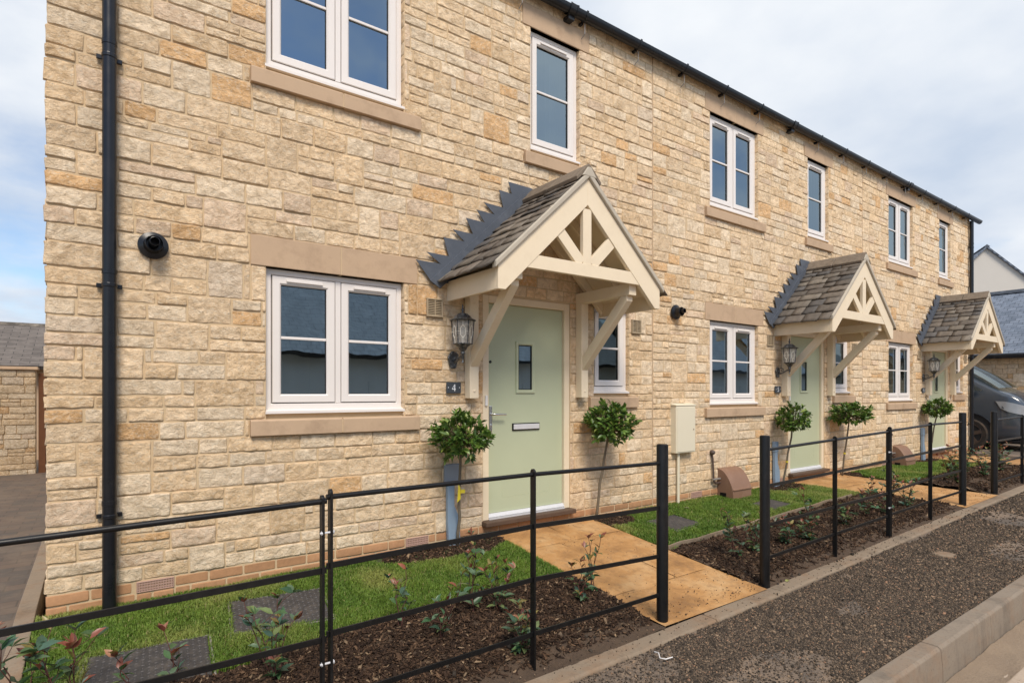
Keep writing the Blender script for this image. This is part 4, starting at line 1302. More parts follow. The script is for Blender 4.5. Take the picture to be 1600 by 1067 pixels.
for (x0, x1, y0, y1, q) in LAWNS:
    xs = np.linspace(x0, x1, int((x1 - x0) / .05)); V = []; F = []
    m = 24
    for x in xs:
        e = float(bed_edge(x)); 
        for j in range(m):
            y = y1 + (e - y1) * j / (m - 1)
            V.append((x, y, gz(x, y) - .014 - (.03 if j == m - 1 else 0)))
    V = np.array(V); i = np.arange(len(V)).reshape(len(xs), m)
    F = np.stack([i[:-1, 1:].ravel(), i[1:, 1:].ravel(), i[1:, :-1].ravel(), i[:-1, :-1].ravel()], 1)
    o = np_mesh('lawn', V, F, M['lawn_soil'], None, smooth=True); o['kind'] = 'structure'

# planting beds: mounded mulch over soil
EXV = lambda X: np.interp(X, [-3, 2.1, 3.2, 4.5, 90], [-.085, -.065, -.03, 0, 0]) * .9
BEDS = [(-.29, 3.09, 1.0), (4.335, 8.88, .45), (10.2, 14.0, .2)]
def bed_z(X, Y):
    be = bed_edge(X)
    t = np.clip((be - Y) / .12, 0, 1) * np.clip((Y + 1.99) / .25, 0, 1)
    return gzv(X, Y) - .018 + .045 * t * (.75 + .6 * fbm(X * 2.5, Y * 2.5, 31, 2)) + .022 * fbm(X * 8, Y * 8, 33, 3)
for (x0, x1, q) in BEDS:
    nx = int((x1 - x0) / .035); ny = 34; V = []
    xs = np.linspace(x0, x1, nx); T = np.linspace(0, 1, ny)
    X, TT = np.meshgrid(xs, T); Y = bed_edge(X) + (-2.012 + EXV(X) - bed_edge(X)) * TT
    Z = bed_z(X, Y); V = np.stack([X.ravel(), Y.ravel(), Z.ravel()], 1); i = np.arange(nx * ny).reshape(ny, nx)
    F = np.stack([i[1:, :-1].ravel(), i[1:, 1:].ravel(), i[:-1, 1:].ravel(), i[:-1, :-1].ravel()], 1)
    o = np_mesh('planting_bed', V, F, M['bed_soil'], None, smooth=True); o['kind'] = 'structure'

def scatter_boxes(name, x, y, z, size, cols, mat, label, cat, rs, flat=.35, tilt=.5):
    """irregular six-cornered slivers; size (n,3)"""
    n = len(x)
    base = np.array([(-1, -.7, -1), (1, -1, -1), (.8, 1, -1), (-.9, .8, -1), (-.8, -.5, 1), (.9, -.6, 1), (.6, .7, 1), (-.7, .6, 1)], float)
    P = base[None] * (1 + rs.uniform(-.3, .3, (n, 8, 3))) * size[:, None, :] * .5
    a = rs.uniform(0, 2 * np.pi, n); b = rs.normal(0, tilt, n)
    ca, sa, cb, sb = np.cos(a), np.sin(a), np.cos(b), np.sin(b)
    X = P[..., 0] * cb[:, None] - P[..., 2] * sb[:, None]; Zl = P[..., 0] * sb[:, None] + P[..., 2] * cb[:, None]; Yl = P[..., 1]
    V = np.stack([x[:, None] + X * ca[:, None] - Yl * sa[:, None], y[:, None] + X * sa[:, None] + Yl * ca[:, None], z[:, None] + Zl], 2).reshape(-1, 3)
    q = np.array([(0, 3, 2, 1), (4, 5, 6, 7), (0, 1, 5, 4), (1, 2, 6, 5), (2, 3, 7, 6), (3, 0, 4, 7)])
    F = (np.arange(n)[:, None, None] * 8 + q[None]).reshape(-1, 4)
    o = np_mesh(name, V, F, mat, None, np.repeat(cols, 8, 0))
    tag(o, label, cat, kind='stuff')
    return o

def mulch():
    rs = np.random.RandomState(5); X = []; Y = []; Q = []
    for (x0, x1, q) in BEDS:
        n = int((x1 - x0) * 1.05 * 9500 * q)
        x = rs.uniform(x0, x1, n); e = bed_edge(x); y = e + .03 + (-1.985 - e) * rs.rand(n)
        thin = rs.rand(n) < np.where(y < -1.86, .35, 1) * np.where((fbm(x * 1.7, y * 2.5, 77, 2) > .32) & (q < .9), .35, 1)
        X.append(x[thin]); Y.append(y[thin]); Q.append(np.full(thin.sum(), q))
    nb = sum(map(len, X))
    for (cx, cy, a, b) in PATCH:
        n = int(a * b * 3.14 * 7000 * (1 if cx < 5 else .4)); t = rs.uniform(0, 2 * np.pi, n); r = np.sqrt(rs.rand(n)) * 1.02
        x = cx + a * r * np.cos(t); y = np.minimum(cy + b * r * np.sin(t), -.02)
        k = ~in_path(x, y); X.append(x[k]); Y.append(y[k]); Q.append(np.full(k.sum(), 1.0 if cx < 5 else .4))
    x = np.concatenate(X); y = np.concatenate(Y); q = np.concatenate(Q); n = len(x)
    z = np.where(np.arange(n) < nb, bed_z(x, y), gzv(x, y) - .004) + rs.uniform(.0, .012, n)
    big = rs.rand(n) ** 3
    L = (.010 + .05 * big) / np.sqrt(np.sqrt(q)); 
    S = np.stack([L, L * rs.uniform(.14, .5, n), rs.uniform(.002, .007, n)], 1)
    pal = np.array([(.030, .018, .012), (.052, .031, .020), (.085, .05, .03), (.14, .085, .05), (.26, .18, .11)])
    c = pal[rs.choice(5, n, p=[.30, .36, .22, .09, .03])] * rs.uniform(.8, 1.2, (n, 1))
    scatter_boxes('bark_mulch', x, y, z, S, c, M['chips'], 'dark bark mulch covering the planting beds', 'mulch', rs)
mulch()

def stones_loose():
    rs = np.random.RandomState(8); X = []; Y = []; S = []
    for (x0, x1, dens, s) in ((1.3, 3.4, 42000, 1.0), (3.4, 5.4, 34000, 1.05), (5.4, 8.0, 17000, 1.3), (8, 14, 4500, 1.9)):
        n = int((x1 - x0) * 1.0 * dens)
        x = rs.uniform(x0, x1, n); y = rs.uniform(-3.14, -2.15, n)
        dusty = fbm(x * 1.25 + 3, y * 2.1, 41, 3)
        edge = np.minimum(np.abs(y + 3.14), np.abs(y + 2.14))
        k = rs.rand(n) < np.clip(1.05 - 4.2 * np.clip(dusty - .0, 0, 1), .10, 1) * np.where(edge < .05, .9, 1)
        X.append(x[k]); Y.append(y[k]); S.append(np.full(k.sum(), s))
    n = 420; xx = rs.uniform(3.12, 4.31, n); X.append(xx); Y.append(rs.choice([-1, 1], n) * 0 - 1.99 * rs.rand(n) ** .5); S.append(np.full(n, .62))
    n = 260; X.append(rs.uniform(8.9, 10.1, n)); Y.append(-1.99 * rs.rand(n) ** .6); S.append(np.full(n, .8))
    n = 110; xx = rs.uniform(1.2, 8.8, n); yy = rs.uniform(-2.03, -1.72, n); kk = ~in_path(xx, yy); X.append(xx[kk]); Y.append(yy[kk]); S.append(np.full(kk.sum(), 2.4))
    # a few pebbles thrown on the edging, the beds and the road
    n = 900; X.append(rs.uniform(1.5, 9, n)); Y.append(rs.uniform(-2.2, -1.85, n)); S.append(np.full(n, .8))
    x = np.concatenate(X); y = np.concatenate(Y); s = np.concatenate(S); n = len(x)
    z = np.where(y < -2.135, pav_z(x, y), np.where(y < -2.0, np.interp(x, [-50, 4.5, 9, 11.6, 16, 60], [-.345, -.345, -.228, -.18, -.16, -.16]) - .010, np.where(in_path(x, y), gzv(x, y) + .004, bed_z(x, y))))
    r = (.0042 + .0062 * rs.rand(n) ** 1.6 + .012 * (rs.rand(n) < .012) * rs.rand(n)) * s
    S3 = np.stack([r * rs.uniform(1.0, 1.7, n), r * rs.uniform(.8, 1.2, n), r * rs.uniform(.6, 1.0, n)], 1)
    pal = np.array([(.042, .034, .027), (.068, .053, .040), (.105, .080, .058), (.165, .12, .083), (.27, .19, .125), (.30, .175, .11)])
    c = pal[rs.choice(6, n, p=[.24, .29, .23, .15, .07, .02])] * rs.uniform(.8, 1.2, (n, 1))
    scatter_boxes('loose_planings', x, y, z + r * .25, S3, c, M['pebble'], 'dark loose planings and gravel surfacing the pavement', 'gravel', rs, tilt=.6)
stones_loose()

# timber board between the middle lawn and its bed
m = MB()
xs = np.linspace(4.34, 8.3, 18)
for a, b in zip(xs, xs[1:]):
    ya, yb = float(bed_edge(a)) - .005, float(bed_edge(b)) - .005
    m.beam((a, ya, gz(a, ya) + .004), (b, yb, gz(b, yb) + .004), .018, .05)
tag(m.build('edging_board', M['edging'], None), 'thin brown timber board between the middle lawn and its planting bed', 'edging')

# covers
for (cx, cy, w, d, ang, lab) in COVERS:
    z = gz(cx, cy)
    T = thing('inspection_cover', (cx, cy, z), lab, 'manhole cover', 'tread plate covers in the lawns', R(ang))
    sl = -(gz(cx, cy + .1) - gz(cx, cy - .1)) / .2
    m = MB(); m.box(-w / 2, w / 2, -d / 2, d / 2, -.03, .010)
    o = m.build('plate', M['rubber'], T, local=True, bevel=.004); o.rotation_euler.x = -math.atan(sl)
    b = MB(); nx, ny = int(w / .03), int(d / .03)
    for i in range(nx):
        for j in range(ny):
            x = -w / 2 + (i + .5) * w / nx; y = -d / 2 + (j + .5) * d / ny
            a = .010; c_ = .004
            if (i + j) % 2: ax, ay = a, c_
            else: ax, ay = c_, a
            b.add([(x - ax, y, .0095), (x, y - ay, .0095), (x + ax, y, .0095), (x, y + ay, .0095), (x, y, .0155)], [(0, 1, 4), (1, 2, 4), (2, 3, 4), (3, 0, 4)])
    t = b.build('tread', M['worn_tread'], T, local=True); t.rotation_euler.x = -math.atan(sl)
    f = MB(); ring_pts = [(-w / 2 - .014, -d / 2 - .014), (w / 2 + .014, -d / 2 - .014), (w / 2 + .014, d / 2 + .014), (-w / 2 - .014, d / 2 + .014)]
    for (p, q) in zip(ring_pts, ring_pts[1:] + ring_pts[:1]): f.beam((p[0], p[1], -.012), (q[0], q[1], -.012), .010, .036)
    k = f.build('frame', M['pipe'], T, local=True); k.rotation_euler.x = -math.atan(sl)
m = MB(); m.lathe([(.0, .012), (.085, .012), (.095, .009), (.10, 0), (.10, -.03)], (6.55, -2.52, float(pav_z(np.array([6.55]), np.array([-2.52]))[0]) + .004), 'z', 28)
tag(m.build('stop_tap_cover', M['edging'], None, smooth=True), 'small round dusty cover set in the gravel pavement', 'manhole cover')

# ------------------------------------------------------------------ estate fences
def fence(posts, ends, label):
    """posts: list of (x, top z, doubled?, [4 rail z left of it], [4 rail z right of it]); ends: indices of round posts"""
    x0 = posts[0][0]
    T = thing('estate_fence', (x0, -1.96, gz(x0, -1.96)), label, 'fence', 'black estate fences along the pavement')
    for i, (x, zt, dbl, rl, rr) in enumerate(posts):
        g = gz(x, -1.96)
        if i in ends:
            m = MB(); m.lathe([(.0, zt), (.032, zt), (.038, zt - .004), (.0395, zt - .010), (.0395, g - .15)], (x, -1.96, 0), 'z', 28)
            m.build('round_post', M['black_iron'], T, smooth=True)
        else:
            for q in ([-.019, .018] if dbl else [0]):
                zz = zt + (.012 if q > 0 else (0 if q == 0 else -.012))
                prof = [(-1.98, g - .1), (-1.94, g - .1)] + [(-1.96 + .02 * math.cos(math.pi * k / 8), zz - .02 + .02 * math.sin(math.pi * k / 8)) for k in range(9)]
                m = MB(); m.prism(prof, 'x', x + q - .006, x + q + .006)
                m.build('upright', M['black_iron'], T, bevel=.0012)
            if dbl:
                for zb in (.585, .0):
                    m = MB()
                    m.tube([(x - .032, -1.972, zb), (x + .032, -1.972, zb)], .005, 8)
                    for s in (-1, 1): m.lathe([(.0, .007), (.007, .006), (.010, .003), (.010, 0), (0, 0)], (x + s * .026, -1.972, zb), 'x' , 10)
                    m.build('bolt', M['alu'], T, smooth=True)
    for (a, b) in zip(posts, posts[1:]):
        xa, xb = a[0], b[0]
        za, zb = a[4], b[3]
        m = MB(); m.tube([(xa, -1.96, za[0]), (xb, -1.96, zb[0])], .0125, 14); m.build('top_rail', M['black_iron'], T, smooth=True)
        for j in (1, 2, 3):
            MB().beam((xa, -1.96, za[j]), (xb, -1.96, zb[j]), .009, .027).build('flat_rail', M['black_iron'], T, bevel=.0012)
fence([(-1.56, .73, False, None, [.69, .385, .09, -.22]), (-.36, .735, False, [.70, .39, .10, -.215], [.703, .40, .11, -.21]),
       (.844, .766, True, [.725, .415, .105, -.20], [.742, .432, .125, -.175]), (2.024, .778, False, [.746, .450, .147, -.163], [.746, .450, .147, -.163]),
       (3.146, .860, False, [.731, .427, .097, -.164], None)], {4}, 'nearest black estate fence, ending in a round post at the orange path')
fence([(4.415, .864, False, None, [.744, .449, .129, -.140]), (5.6, .805, False, [.772, .469, .145, -.108], [.772, .469, .145, -.108]),
       (6.786, .84, True, [.800, .493, .157, -.085], [.806, .497, .161, -.08]), (7.92, .866, False, [.835, .519, .203, -.06], [.837, .520, .205, -.059]),
       (8.997, .955, False, [.835, .533, .218, -.048], None)], {0, 4}, 'middle black estate fence between two round posts')
fence([(10.268, .945, False, None, [.825, .524, .207, -.055]), (11.62, .87, False, [.837, .522, .216, -.05], [.837, .522, .216, -.05]),
       (12.85, .88, True, [.845, .53, .22, -.045], [.845, .53, .22, -.045]), (14.05, .96, False, [.85, .54, .225, -.04], None)], {0, 3}, 'farthest black estate fence, in front of the dark car')
# ------------------------------------------------------------------ plants
def leaf_geo(p, d, n, L, w, fold=.25, curl=.2):
    """one pointed leaf: base p, direction d, upper-side normal n"""
    d = d / np.linalg.norm(d); s = np.cross(d, n); s /= np.linalg.norm(s) + 1e-9; n = np.cross(s, d)
    mids = [(0, 0), (.30, .02), (.62, 0), (1, -curl)]
    m = [p + d * (L * t) + n * (L * c * .6) for t, c in mids]
    a1 = w * .5; a2 = w * .44
    l1 = m[1] + s * a1 + n * a1 * fold * 2; r1 = m[1] - s * a1 + n * a1 * fold * 2
    l2 = m[2] + s * a2 + n * a2 * fold * 2; r2 = m[2] - s * a2 + n * a2 * fold * 2
    V = [m[0], l1, r1, m[1], l2, r2, m[2], m[3]]
    F = [(0, 3, 1), (0, 2, 3), (1, 3, 4), (3, 6, 4), (3, 2, 5), (3, 5, 6), (4, 6, 7), (6, 5, 7)]
    return V, F

class Leaves:
    def __init__(s): s.V = []; s.F = []; s.C = []
    def add(s, p, d, n, L, w, c, **k):
        V, F = leaf_geo(np.array(p, float), np.array(d, float), np.array(n, float), L, w, **k)
        o = len(s.V); s.V += V; s.F += [tuple(i + o for i in f) for f in F]; s.C += [c] * len(V)
    def build(s, name, parent):
        return np_mesh(name, s.V, s.F, M['leaf'], parent, np.array(s.C), smooth=True, local=True)

def stem_mesh(paths, name, parent, colfn):
    V = []; F = []; C = []
    for pts, r0, r1, c in paths:
        mb = MB(); n = len(pts)
        mb.tube(pts, [r0 + (r1 - r0) * i / (n - 1) for i in range(n)], 7)
        o = len(V); V += mb.v; C += [c] * len(mb.v)
        for f in mb.f:
            for k in range(1, len(f) - 1): F.append((f[0] + o, f[k] + o, f[k + 1] + o))
    return np_mesh(name, V, F, M['bark'], parent, np.array(C), smooth=True, local=True)

def photinia(x, y, h, ns, seed, label, spread=.5, red=.5, dense=1.0, size=1.0):
    rs = np.random.RandomState(seed)
    z = float(bed_z(np.array([x]), np.array([y]))[0]) if y < -.8 else gz(x, y)
    T = thing('young_shrub', (x, y, z), label, 'shrub', 'young photinia shrubs in the planting beds')
    paths = []; lv = Leaves(); up = np.array([0, 0, 1.0])
    def foliage(p, d, k, top, n):
        for j in range(n):
            a = rs.uniform(0, 2 * np.pi)
            o = np.array([math.cos(a), math.sin(a), 0])
            el = rs.uniform(.1, .9) if not top else rs.uniform(.6, 1.8)
            dd = o + up * el * .8
            t = rs.rand()
            if top and t < red:
                c = np.array([(.30, .10, .06), (.34, .16, .09), (.22, .07, .045), (.25, .20, .06)][rs.randint(4)])
            else:
                c = np.array([(.055, .125, .055), (.08, .16, .065), (.11, .175, .10), (.06, .12, .08), (.16, .21, .08)][rs.randint(5)])
            c = c * rs.uniform(.8, 1.2)
            L = size * (rs.uniform(.055, .085) if not top else rs.uniform(.04, .068))
            nn = up + rs.normal(0, .35, 3)
            lv.add(p, dd, nn, L, L * rs.uniform(.36, .48), c, fold=rs.uniform(.1, .35), curl=rs.uniform(.0, .35))
    for s in range(ns):
        a = rs.uniform(0, 2 * np.pi); hh = h * rs.uniform(.6, 1.0) if s else h
        lean = np.array([math.cos(a), math.sin(a), 0]) * spread * hh * rs.uniform(.3, .9)
        b = np.array([rs.uniform(-.015, .015), rs.uniform(-.015, .015), -.02])
        pts = []; nseg = 6
        kink = rs.normal(0, .010, (nseg + 1, 3))
        for i in range(nseg + 1):
            t = i / nseg
            pts.append(b + lean * t ** 1.2 + up * (hh + .02) * t + kink[i] * (i > 0))
        c = np.array((.10, .045, .035)) * rs.uniform(.7, 1.3)
        paths.append((pts, .0038, .0018, c))
        for i in range(1, nseg + 1):
            t = i / nseg
            top = i >= nseg - 0
            p = pts[i]
            if i < nseg:
                if rs.rand() < .75 * dense: foliage(p, None, t, t > .75, rs.randint(1, 3))
                if rs.rand() < .32 * dense:
                    aa = rs.uniform(0, 2 * np.pi); q = p + np.array([math.cos(aa), math.sin(aa), rs.uniform(.4, 1.1)]) * rs.uniform(.05, .10) * size
                    paths.append(([p, (p + q) / 2 + rs.normal(0, .004, 3), q], .0022, .0014, c))
                    foliage(q, None, t, rs.rand() < .5, rs.randint(2, 5))
            else:
                foliage(p, None, 1, True, rs.randint(3, 6))
        if s % 2 == 0:
            foliage(pts[1], None, .1, False, int(rs.randint(2, 5) * dense))
    stem_mesh(paths, 'stem', T, None)
    lv.build('foliage', T)
    return T

PLANTS = [
 (-.28, -1.08, .40, 3, 'tall shrub with big leaves at the far left end of the nearest fence'),
 (-.09, -1.18, .36, 4, 'shrub with dark red stems in front of the drive edging, beside the front left cover'),
 (.16, -1.30, .24, 2, 'small shrub with red tips in front of the front left tread plate cover'),
 (.34, -1.17, .27, 2, 'slim red topped shrub at the right of the front left tread plate cover'),
 (.74, -1.40, .40, 5, 'leafy shrub just left of the bolted double upright'),
 (1.52, -1.25, .33, 2, 'shrub with coppery leaves on bare thin stems, first to the right of the bolted upright'),
 (1.72, -1.45, .36, 3, 'thin stemmed shrub midway between the bolted upright and the next upright'),
 (2.05, -1.27, .48, 4, 'tall red tipped shrub rising behind the second upright of the nearest fence'),
 (2.22, -1.34, .34, 4, 'bushy shrub with red buds just right of the second upright, before the lawn'),
 (2.06, -1.80, .30, 5, 'low pale leaved shrub at the foot of the second upright, by the edging'),
 (2.80, -1.52, .26, 4, 'low green shrub between the second upright and the round post'),
 (2.98, -1.44, .42, 3, 'tall twiggy shrub beside the orange path, left of the round post'),
 (4.72, -1.50, .42, 4, 'pink tipped shrub left of the round post across the path'),
 (4.98, -1.52, .34, 5, 'broad leaved shrub right behind the round post across the path'),
 (5.46, -1.56, .22, 5, 'low shrub between the round post and the next upright of the middle fence'),
 (5.78, -1.62, .20, 5, 'low spreading shrub at the first upright of the middle fence'),
 (6.20, -1.42, .40, 3, 'tall red tipped shrub just right of the first upright of the middle fence'),
 (6.65, -1.58, .22, 4, 'low shrub just left of the bolted upright of the middle fence'),
 (7.25, -1.55, .42, 4, 'green upright shrub just right of the bolted upright of the middle fence'),
 (7.65, -1.60, .36, 4, 'shrub just left of the last flat upright of the middle fence'),
 (8.25, -1.60, .34, 5, 'shrub at the left of the round post by the middle orange path'),
 (8.60, -1.30, .34, 4, 'red tipped shrub beside the middle orange path'),
 (10.55, -1.45, .40, 6, 'leafy shrub just behind the round post of the farthest fence'),
 (11.05, -1.20, .42, 6, 'shrub with light green leaves behind the first bay of the farthest fence'),
 (11.60, -1.50, .42, 6, 'shrub by the first upright of the farthest fence'),
 (12.1, -1.10, .42, 6, 'red tipped shrub in front of the car wheel'),
 (12.8, -1.40, .42, 6, 'shrub in the second bay of the farthest fence'),
 (13.5, -1.2, .45, 6, 'farthest shrub, below the car bumper'),
]
for k, (x, y, h, ns, lab) in enumerate(PLANTS):
    photinia(x, y, h, ns, 100 + k, lab, red=.6, dense=1.15 if ns >= 4 else .8, size=1.25 if x < .2 else (1.02 if x < 9 else 1.2))

def bay_tree(bx, cx, cz, rx, rz, seed, label, cy=-.285, by=-.11, n=120, yellow=None, tilt=0):
    rs = np.random.RandomState(seed)
    z0 = -.15
    T = thing('bay_tree', (bx, by, z0), label, 'bay tree', 'ball headed bay trees by the front doors')
    top = np.array([cx - bx, cy - by, cz - z0]); up = np.array([0, 0, 1.0])
    pts = []
    for i in range(9):
        t = i / 8
        pts.append(np.array([top[0] * t ** 1.3, top[1] * t ** 1.1, (top[2]) * t - .03 * (i == 0)]) + rs.normal(0, .004, 3) * (0 < i < 8))
    paths = [(pts, .0155, .011, np.array((.17, .14, .10)))]
    lv = Leaves()
    for s in range(n):
        v = rs.normal(0, 1, 3); v /= np.linalg.norm(v)
        if v[2] < -.93: v[2] *= -1
        lump = 1 + .20 * math.sin(v[0] * 5 + seed) * math.cos(v[1] * 4 + v[2] * 5) + rs.normal(0, .11)
        e = np.array([v[0] * rx, v[1] * min(rx, .26), v[2] * rz]) * lump
        st = e * rs.uniform(.15, .4) * np.array([1, 1, .7])
        tip = top + e; base = top + st - np.array([0, 0, .05])
        mid = (tip + base) / 2 + rs.normal(0, .008, 3)
        paths.append(([base, mid, tip], .0034, .0016, np.array((.10, .09, .045)) * rs.uniform(.7, 1.2)))
        d = (tip - mid); d /= np.linalg.norm(d)
        k = rs.randint(5, 9)
        for j in range(k):
            t = 1 - .75 * j / k
            p = mid + (tip - mid) * t if j < k - 1 else tip
            a = j * 2.4 + rs.uniform(0, 1)
            o = np.cross(d, up + .01); o /= np.linalg.norm(o); o2 = np.cross(d, o)
            out = d * rs.uniform(.4, 1.2) + (o * math.cos(a) + o2 * math.sin(a)) * rs.uniform(.5, 1.0) + up * rs.uniform(-.1, .45)
            c = np.array([(.06, .12, .022), (.10, .18, .028), (.15, .24, .042), (.25, .31, .07), (.075, .145, .03)][rs.choice(5, p=[.28, .30, .2, .07, .15])]) * rs.uniform(.8, 1.2)
            L = rs.uniform(.046, .078)
            lv.add(p, out, d * .6 + up * .6 + rs.normal(0, .2, 3), L, L * rs.uniform(.38, .48), c, fold=rs.uniform(.05, .3), curl=rs.uniform(-.05, .3))
    stem_mesh([paths[0]], 'trunk', T, None)
    stem_mesh(paths[1:], 'branches', T, None)
    lv.build('crown', T)
    if yellow is not None:
        t = yellow / (cz - z0); q = pts[int(t * 8)]
        m = MB(); m.tube([q + np.array([0, 0, -.012]), q + np.array([0, 0, .012])], .018, 12)
        if bx < 4:
            m.add([tuple(q + np.array(v)) for v in ((-.022, -.018, .12), (-.006, -.020, .12), (-.004, -.022, -.06), (-.040, -.022, -.09), (-.030, -.02, .0))], [(0, 1, 2, 3, 4)])
            m.add([tuple(q + np.array(v)) for v in ((.0, -.021, .022), (.042, -.022, .018), (.04, -.022, -.014), (.0, -.021, -.012))], [(0, 1, 2, 3)])
        m.build('yellow_tie', M['yellow'], T, local=True)
bay_tree(2.625, 2.545, .83, .215, .165, 1, 'bay tree left of the nearest door, with a yellow tie on its stem', cy=-.29, by=-.10, n=170, yellow=.55)
bay_tree(4.305, 4.36, .895, .21, .175, 2, 'bay tree right of the nearest door, under the narrow window', n=200)
bay_tree(2.62 + P_, 2.60 + P_, .83, .19, .165, 3, 'bay tree in front of the left edge of the middle door', n=140, yellow=.45)
bay_tree(4.42 + P_, 4.30 + P_, .87, .27, .145, 4, 'wide headed bay tree right of the middle door', n=190, yellow=.42)
bay_tree(2.66 + 2 * P_, 2.60 + 2 * P_, .90, .22, .145, 5, 'bay tree in front of the farthest door', n=160)

# litter
def litter(x, y, z, L, c, ang, label, cat, name='fallen_leaf'):
    lv = Leaves(); lv.add((0, 0, .004), (math.cos(ang), math.sin(ang), .05), (0, .2, 1), L, L * .4, np.array(c), fold=.2, curl=.15)
    lv.add((0, 0, .002), (math.cos(ang), math.sin(ang), .05), (0, .2, 1), L * .98, L * .38, np.array(c) * .8, fold=.2, curl=.15)
    o = lv.build(name, None); o.location = (x, y, z); tag(o, label, cat)
litter(4.62, -2.03, zf(4.6) - .01, .085, (.42, .44, .16), .3, 'yellow green leaf lying on the edging by the round post', 'leaf')
litter(6.02, -3.36, -.575, .10, (.24, .25, .09), 1.0, 'dull green leaf in the gutter below the kerb', 'leaf')
litter(5.62, -.32, gz(5.6, -.32) + .03, .07, (.52, .47, .33), 2.2, 'pale dry leaf on the lawn under the ivory meter box', 'leaf')
m = MB(); m.tube([(2.74, -2.235, -.352), (2.735, -2.27, -.345), (2.70, -2.31, -.352), (2.72, -2.335, -.354), (2.77, -2.345, -.352)], .0035, 6)
tag(m.build('plastic_strap', M['white_plastic'], None, smooth=True), 'white bent plastic strip lying on the gravel by the edging', 'strap')

# ------------------------------------------------------------------ left background: boundary wall, gate post, low building
W_ = thing('boundary_wall', (-2.6, 8.5, -.2), 'stone boundary wall with a flat coping at the back of the drive', 'wall')
s = Stones(400); s.k = .62
s.rubble(-6.0, -.83, [], [-.25, .5, 1.1, 1.60], .045, mapf=lambda P: np.stack([P[:, 0], P[:, 1] + 8.4, P[:, 2]], 1))
ev = [(-6.0, 8.404, -.3), (-.83, 8.404, -.3), (-.83, 8.404, 1.60), (-6.0, 8.404, 1.60), (-.835, 8.404, -.3), (-.835, 8.62, -.3), (-.835, 8.62, 1.60), (-.835, 8.404, 1.60), (-6, 8.62, -.3), (-6, 8.62, 1.6)]
s.build('masonry', [M['stone'], M['mortar']], W_, (ev, [(0, 1, 2, 3), (4, 5, 6, 7), (5, 8, 9, 6)]))
MB().box(-6.05, -.80, 8.34, 8.68, 1.602, 1.655).build('coping', M['ashlar'], W_, bevel=.008)
T = thing('timber_gate', (-.45, 8.5, -.2), 'brown timber gate between the boundary wall and the house', 'gate')
MB().box(-.80, -.70, 8.46, 8.56, -.3, 1.55).build('gate_post', M['timber'], T, bevel=.006)
for k in range(8): MB().box(-.69 + .105 * k, -.59 + .105 * k, 8.50, 8.522, -.14, 1.52).build('board', M['timber'], T, bevel=.003)
for z in (.1, 1.3): MB().box(-.69, .15, 8.523, 8.56, z, z + .1).build('gate_rail', M['timber'], T)
T = thing('low_outbuilding', (-4, 15, -.2), 'low building with a grey tiled roof beyond the boundary wall', 'building')
MB().box(-12, 4.0, 12.4, 17.6, -.6, 1.9).build('outer_wall', M['ashlar'], T)
slab((-12.4, 12.0, 1.80), (4.4, 12.0, 1.80), (4.4, 15.0, 2.97), (-12.4, 15.0, 2.97), .08, 'roof', M['roof_grey'], T)
slab((4.4, 18.0, 1.80), (-12.4, 18.0, 1.80), (-12.4, 15.0, 2.97), (4.4, 15.0, 2.97), .08, 'rear_roof', M['roof_grey'], T)
MB().prism([(14.88, 2.93), (15.0, 3.02), (15.12, 2.93), (15.0, 2.96)], 'x', -12.4, 4.4).build('ridge', M['roof_stone'], T)

# ------------------------------------------------------------------ right background
T = thing('garage_building', (24, 0, -.2), 'single storey stone garage with a blue grey slate roof behind the car', 'garage')
s = Stones(500); gx = 21.6
s.rubble(-4.0, 5.5, [], [-.35, .6, 1.5, 2.30], .06, mapf=lambda P: np.stack([gx + P[:, 1], P[:, 0], P[:, 2]], 1))
ev = [(gx + .005, -4, -.6), (gx + .005, 5.5, -.6), (gx + .005, 5.5, 2.32), (gx + .005, -4, 2.32)]
s.build('side_wall', [M['stone'], M['mortar']], T, (ev, [(0, 1, 2, 3)]))
MB().box(gx + .01, gx + 6.2, -3.98, 5.48, -.6, 2.30).build('inner_walls', M['ashlar'], T)
slab((gx - .22, 5.7, 2.34), (gx - .22, -4.2, 2.34), (gx + 3.1, -4.2, 4.55), (gx + 3.1, 5.7, 4.55), .05, 'roof', M['roof_blue'], T)
slab((gx + 6.4, -4.2, 2.34), (gx + 6.4, 5.7, 2.34), (gx + 3.1, 5.7, 4.55), (gx + 3.1, -4.2, 4.55), .05, 'rear_roof', M['roof_blue'], T)
MB().box(gx - .32, gx - .20, -4.2, 5.7, 2.20, 2.32).build('gutter', M['black_plastic'], T, bevel=.02)
MB().prism([(gx + 2.95, 4.50), (gx + 3.1, 4.62), (gx + 3.25, 4.50)], 'y', -4.2, 5.7).build('ridge', M['roof_blue'], T)

T = thing('rendered_house', (34, 4, -.2), 'tall cream rendered house with a slate roof behind the end of the row', 'house')
# gable turned towards the drive, ridge running back
ang = R(-60)
hm = MB(); wd = 2.9
hm.add([(-wd, 0, -.5), (wd, 0, -.5), (wd, 0, 4.9), (0, 0, 7.9), (-wd, 0, 4.9), (-wd, 8, -.5), (wd, 8, -.5), (wd, 8, 4.9), (0, 8, 7.9), (-wd, 8, 4.9)],
       [(0, 1, 2, 3, 4), (6, 5, 9, 8, 7), (1, 6, 7, 2), (5, 0, 4, 9)])
GABLE = hm.build('render_walls', M['render'], T, local=True)
sl_ = 3.0 / wd
for s_ in (-1, 1):
    a = (s_ * (wd + .18), -.12, 4.9 - .18 * sl_ + .02); b = (s_ * (wd + .18), 8.1, 4.9 - .18 * sl_ + .02); c = (0, 8.1, 7.93); d = (0, -.12, 7.93)
    q = (a, b, c, d) if s_ > 0 else (b, a, d, c)
    me = slab(*q, .07, 'roof', M['roof_blue'], None)
    me.parent = T
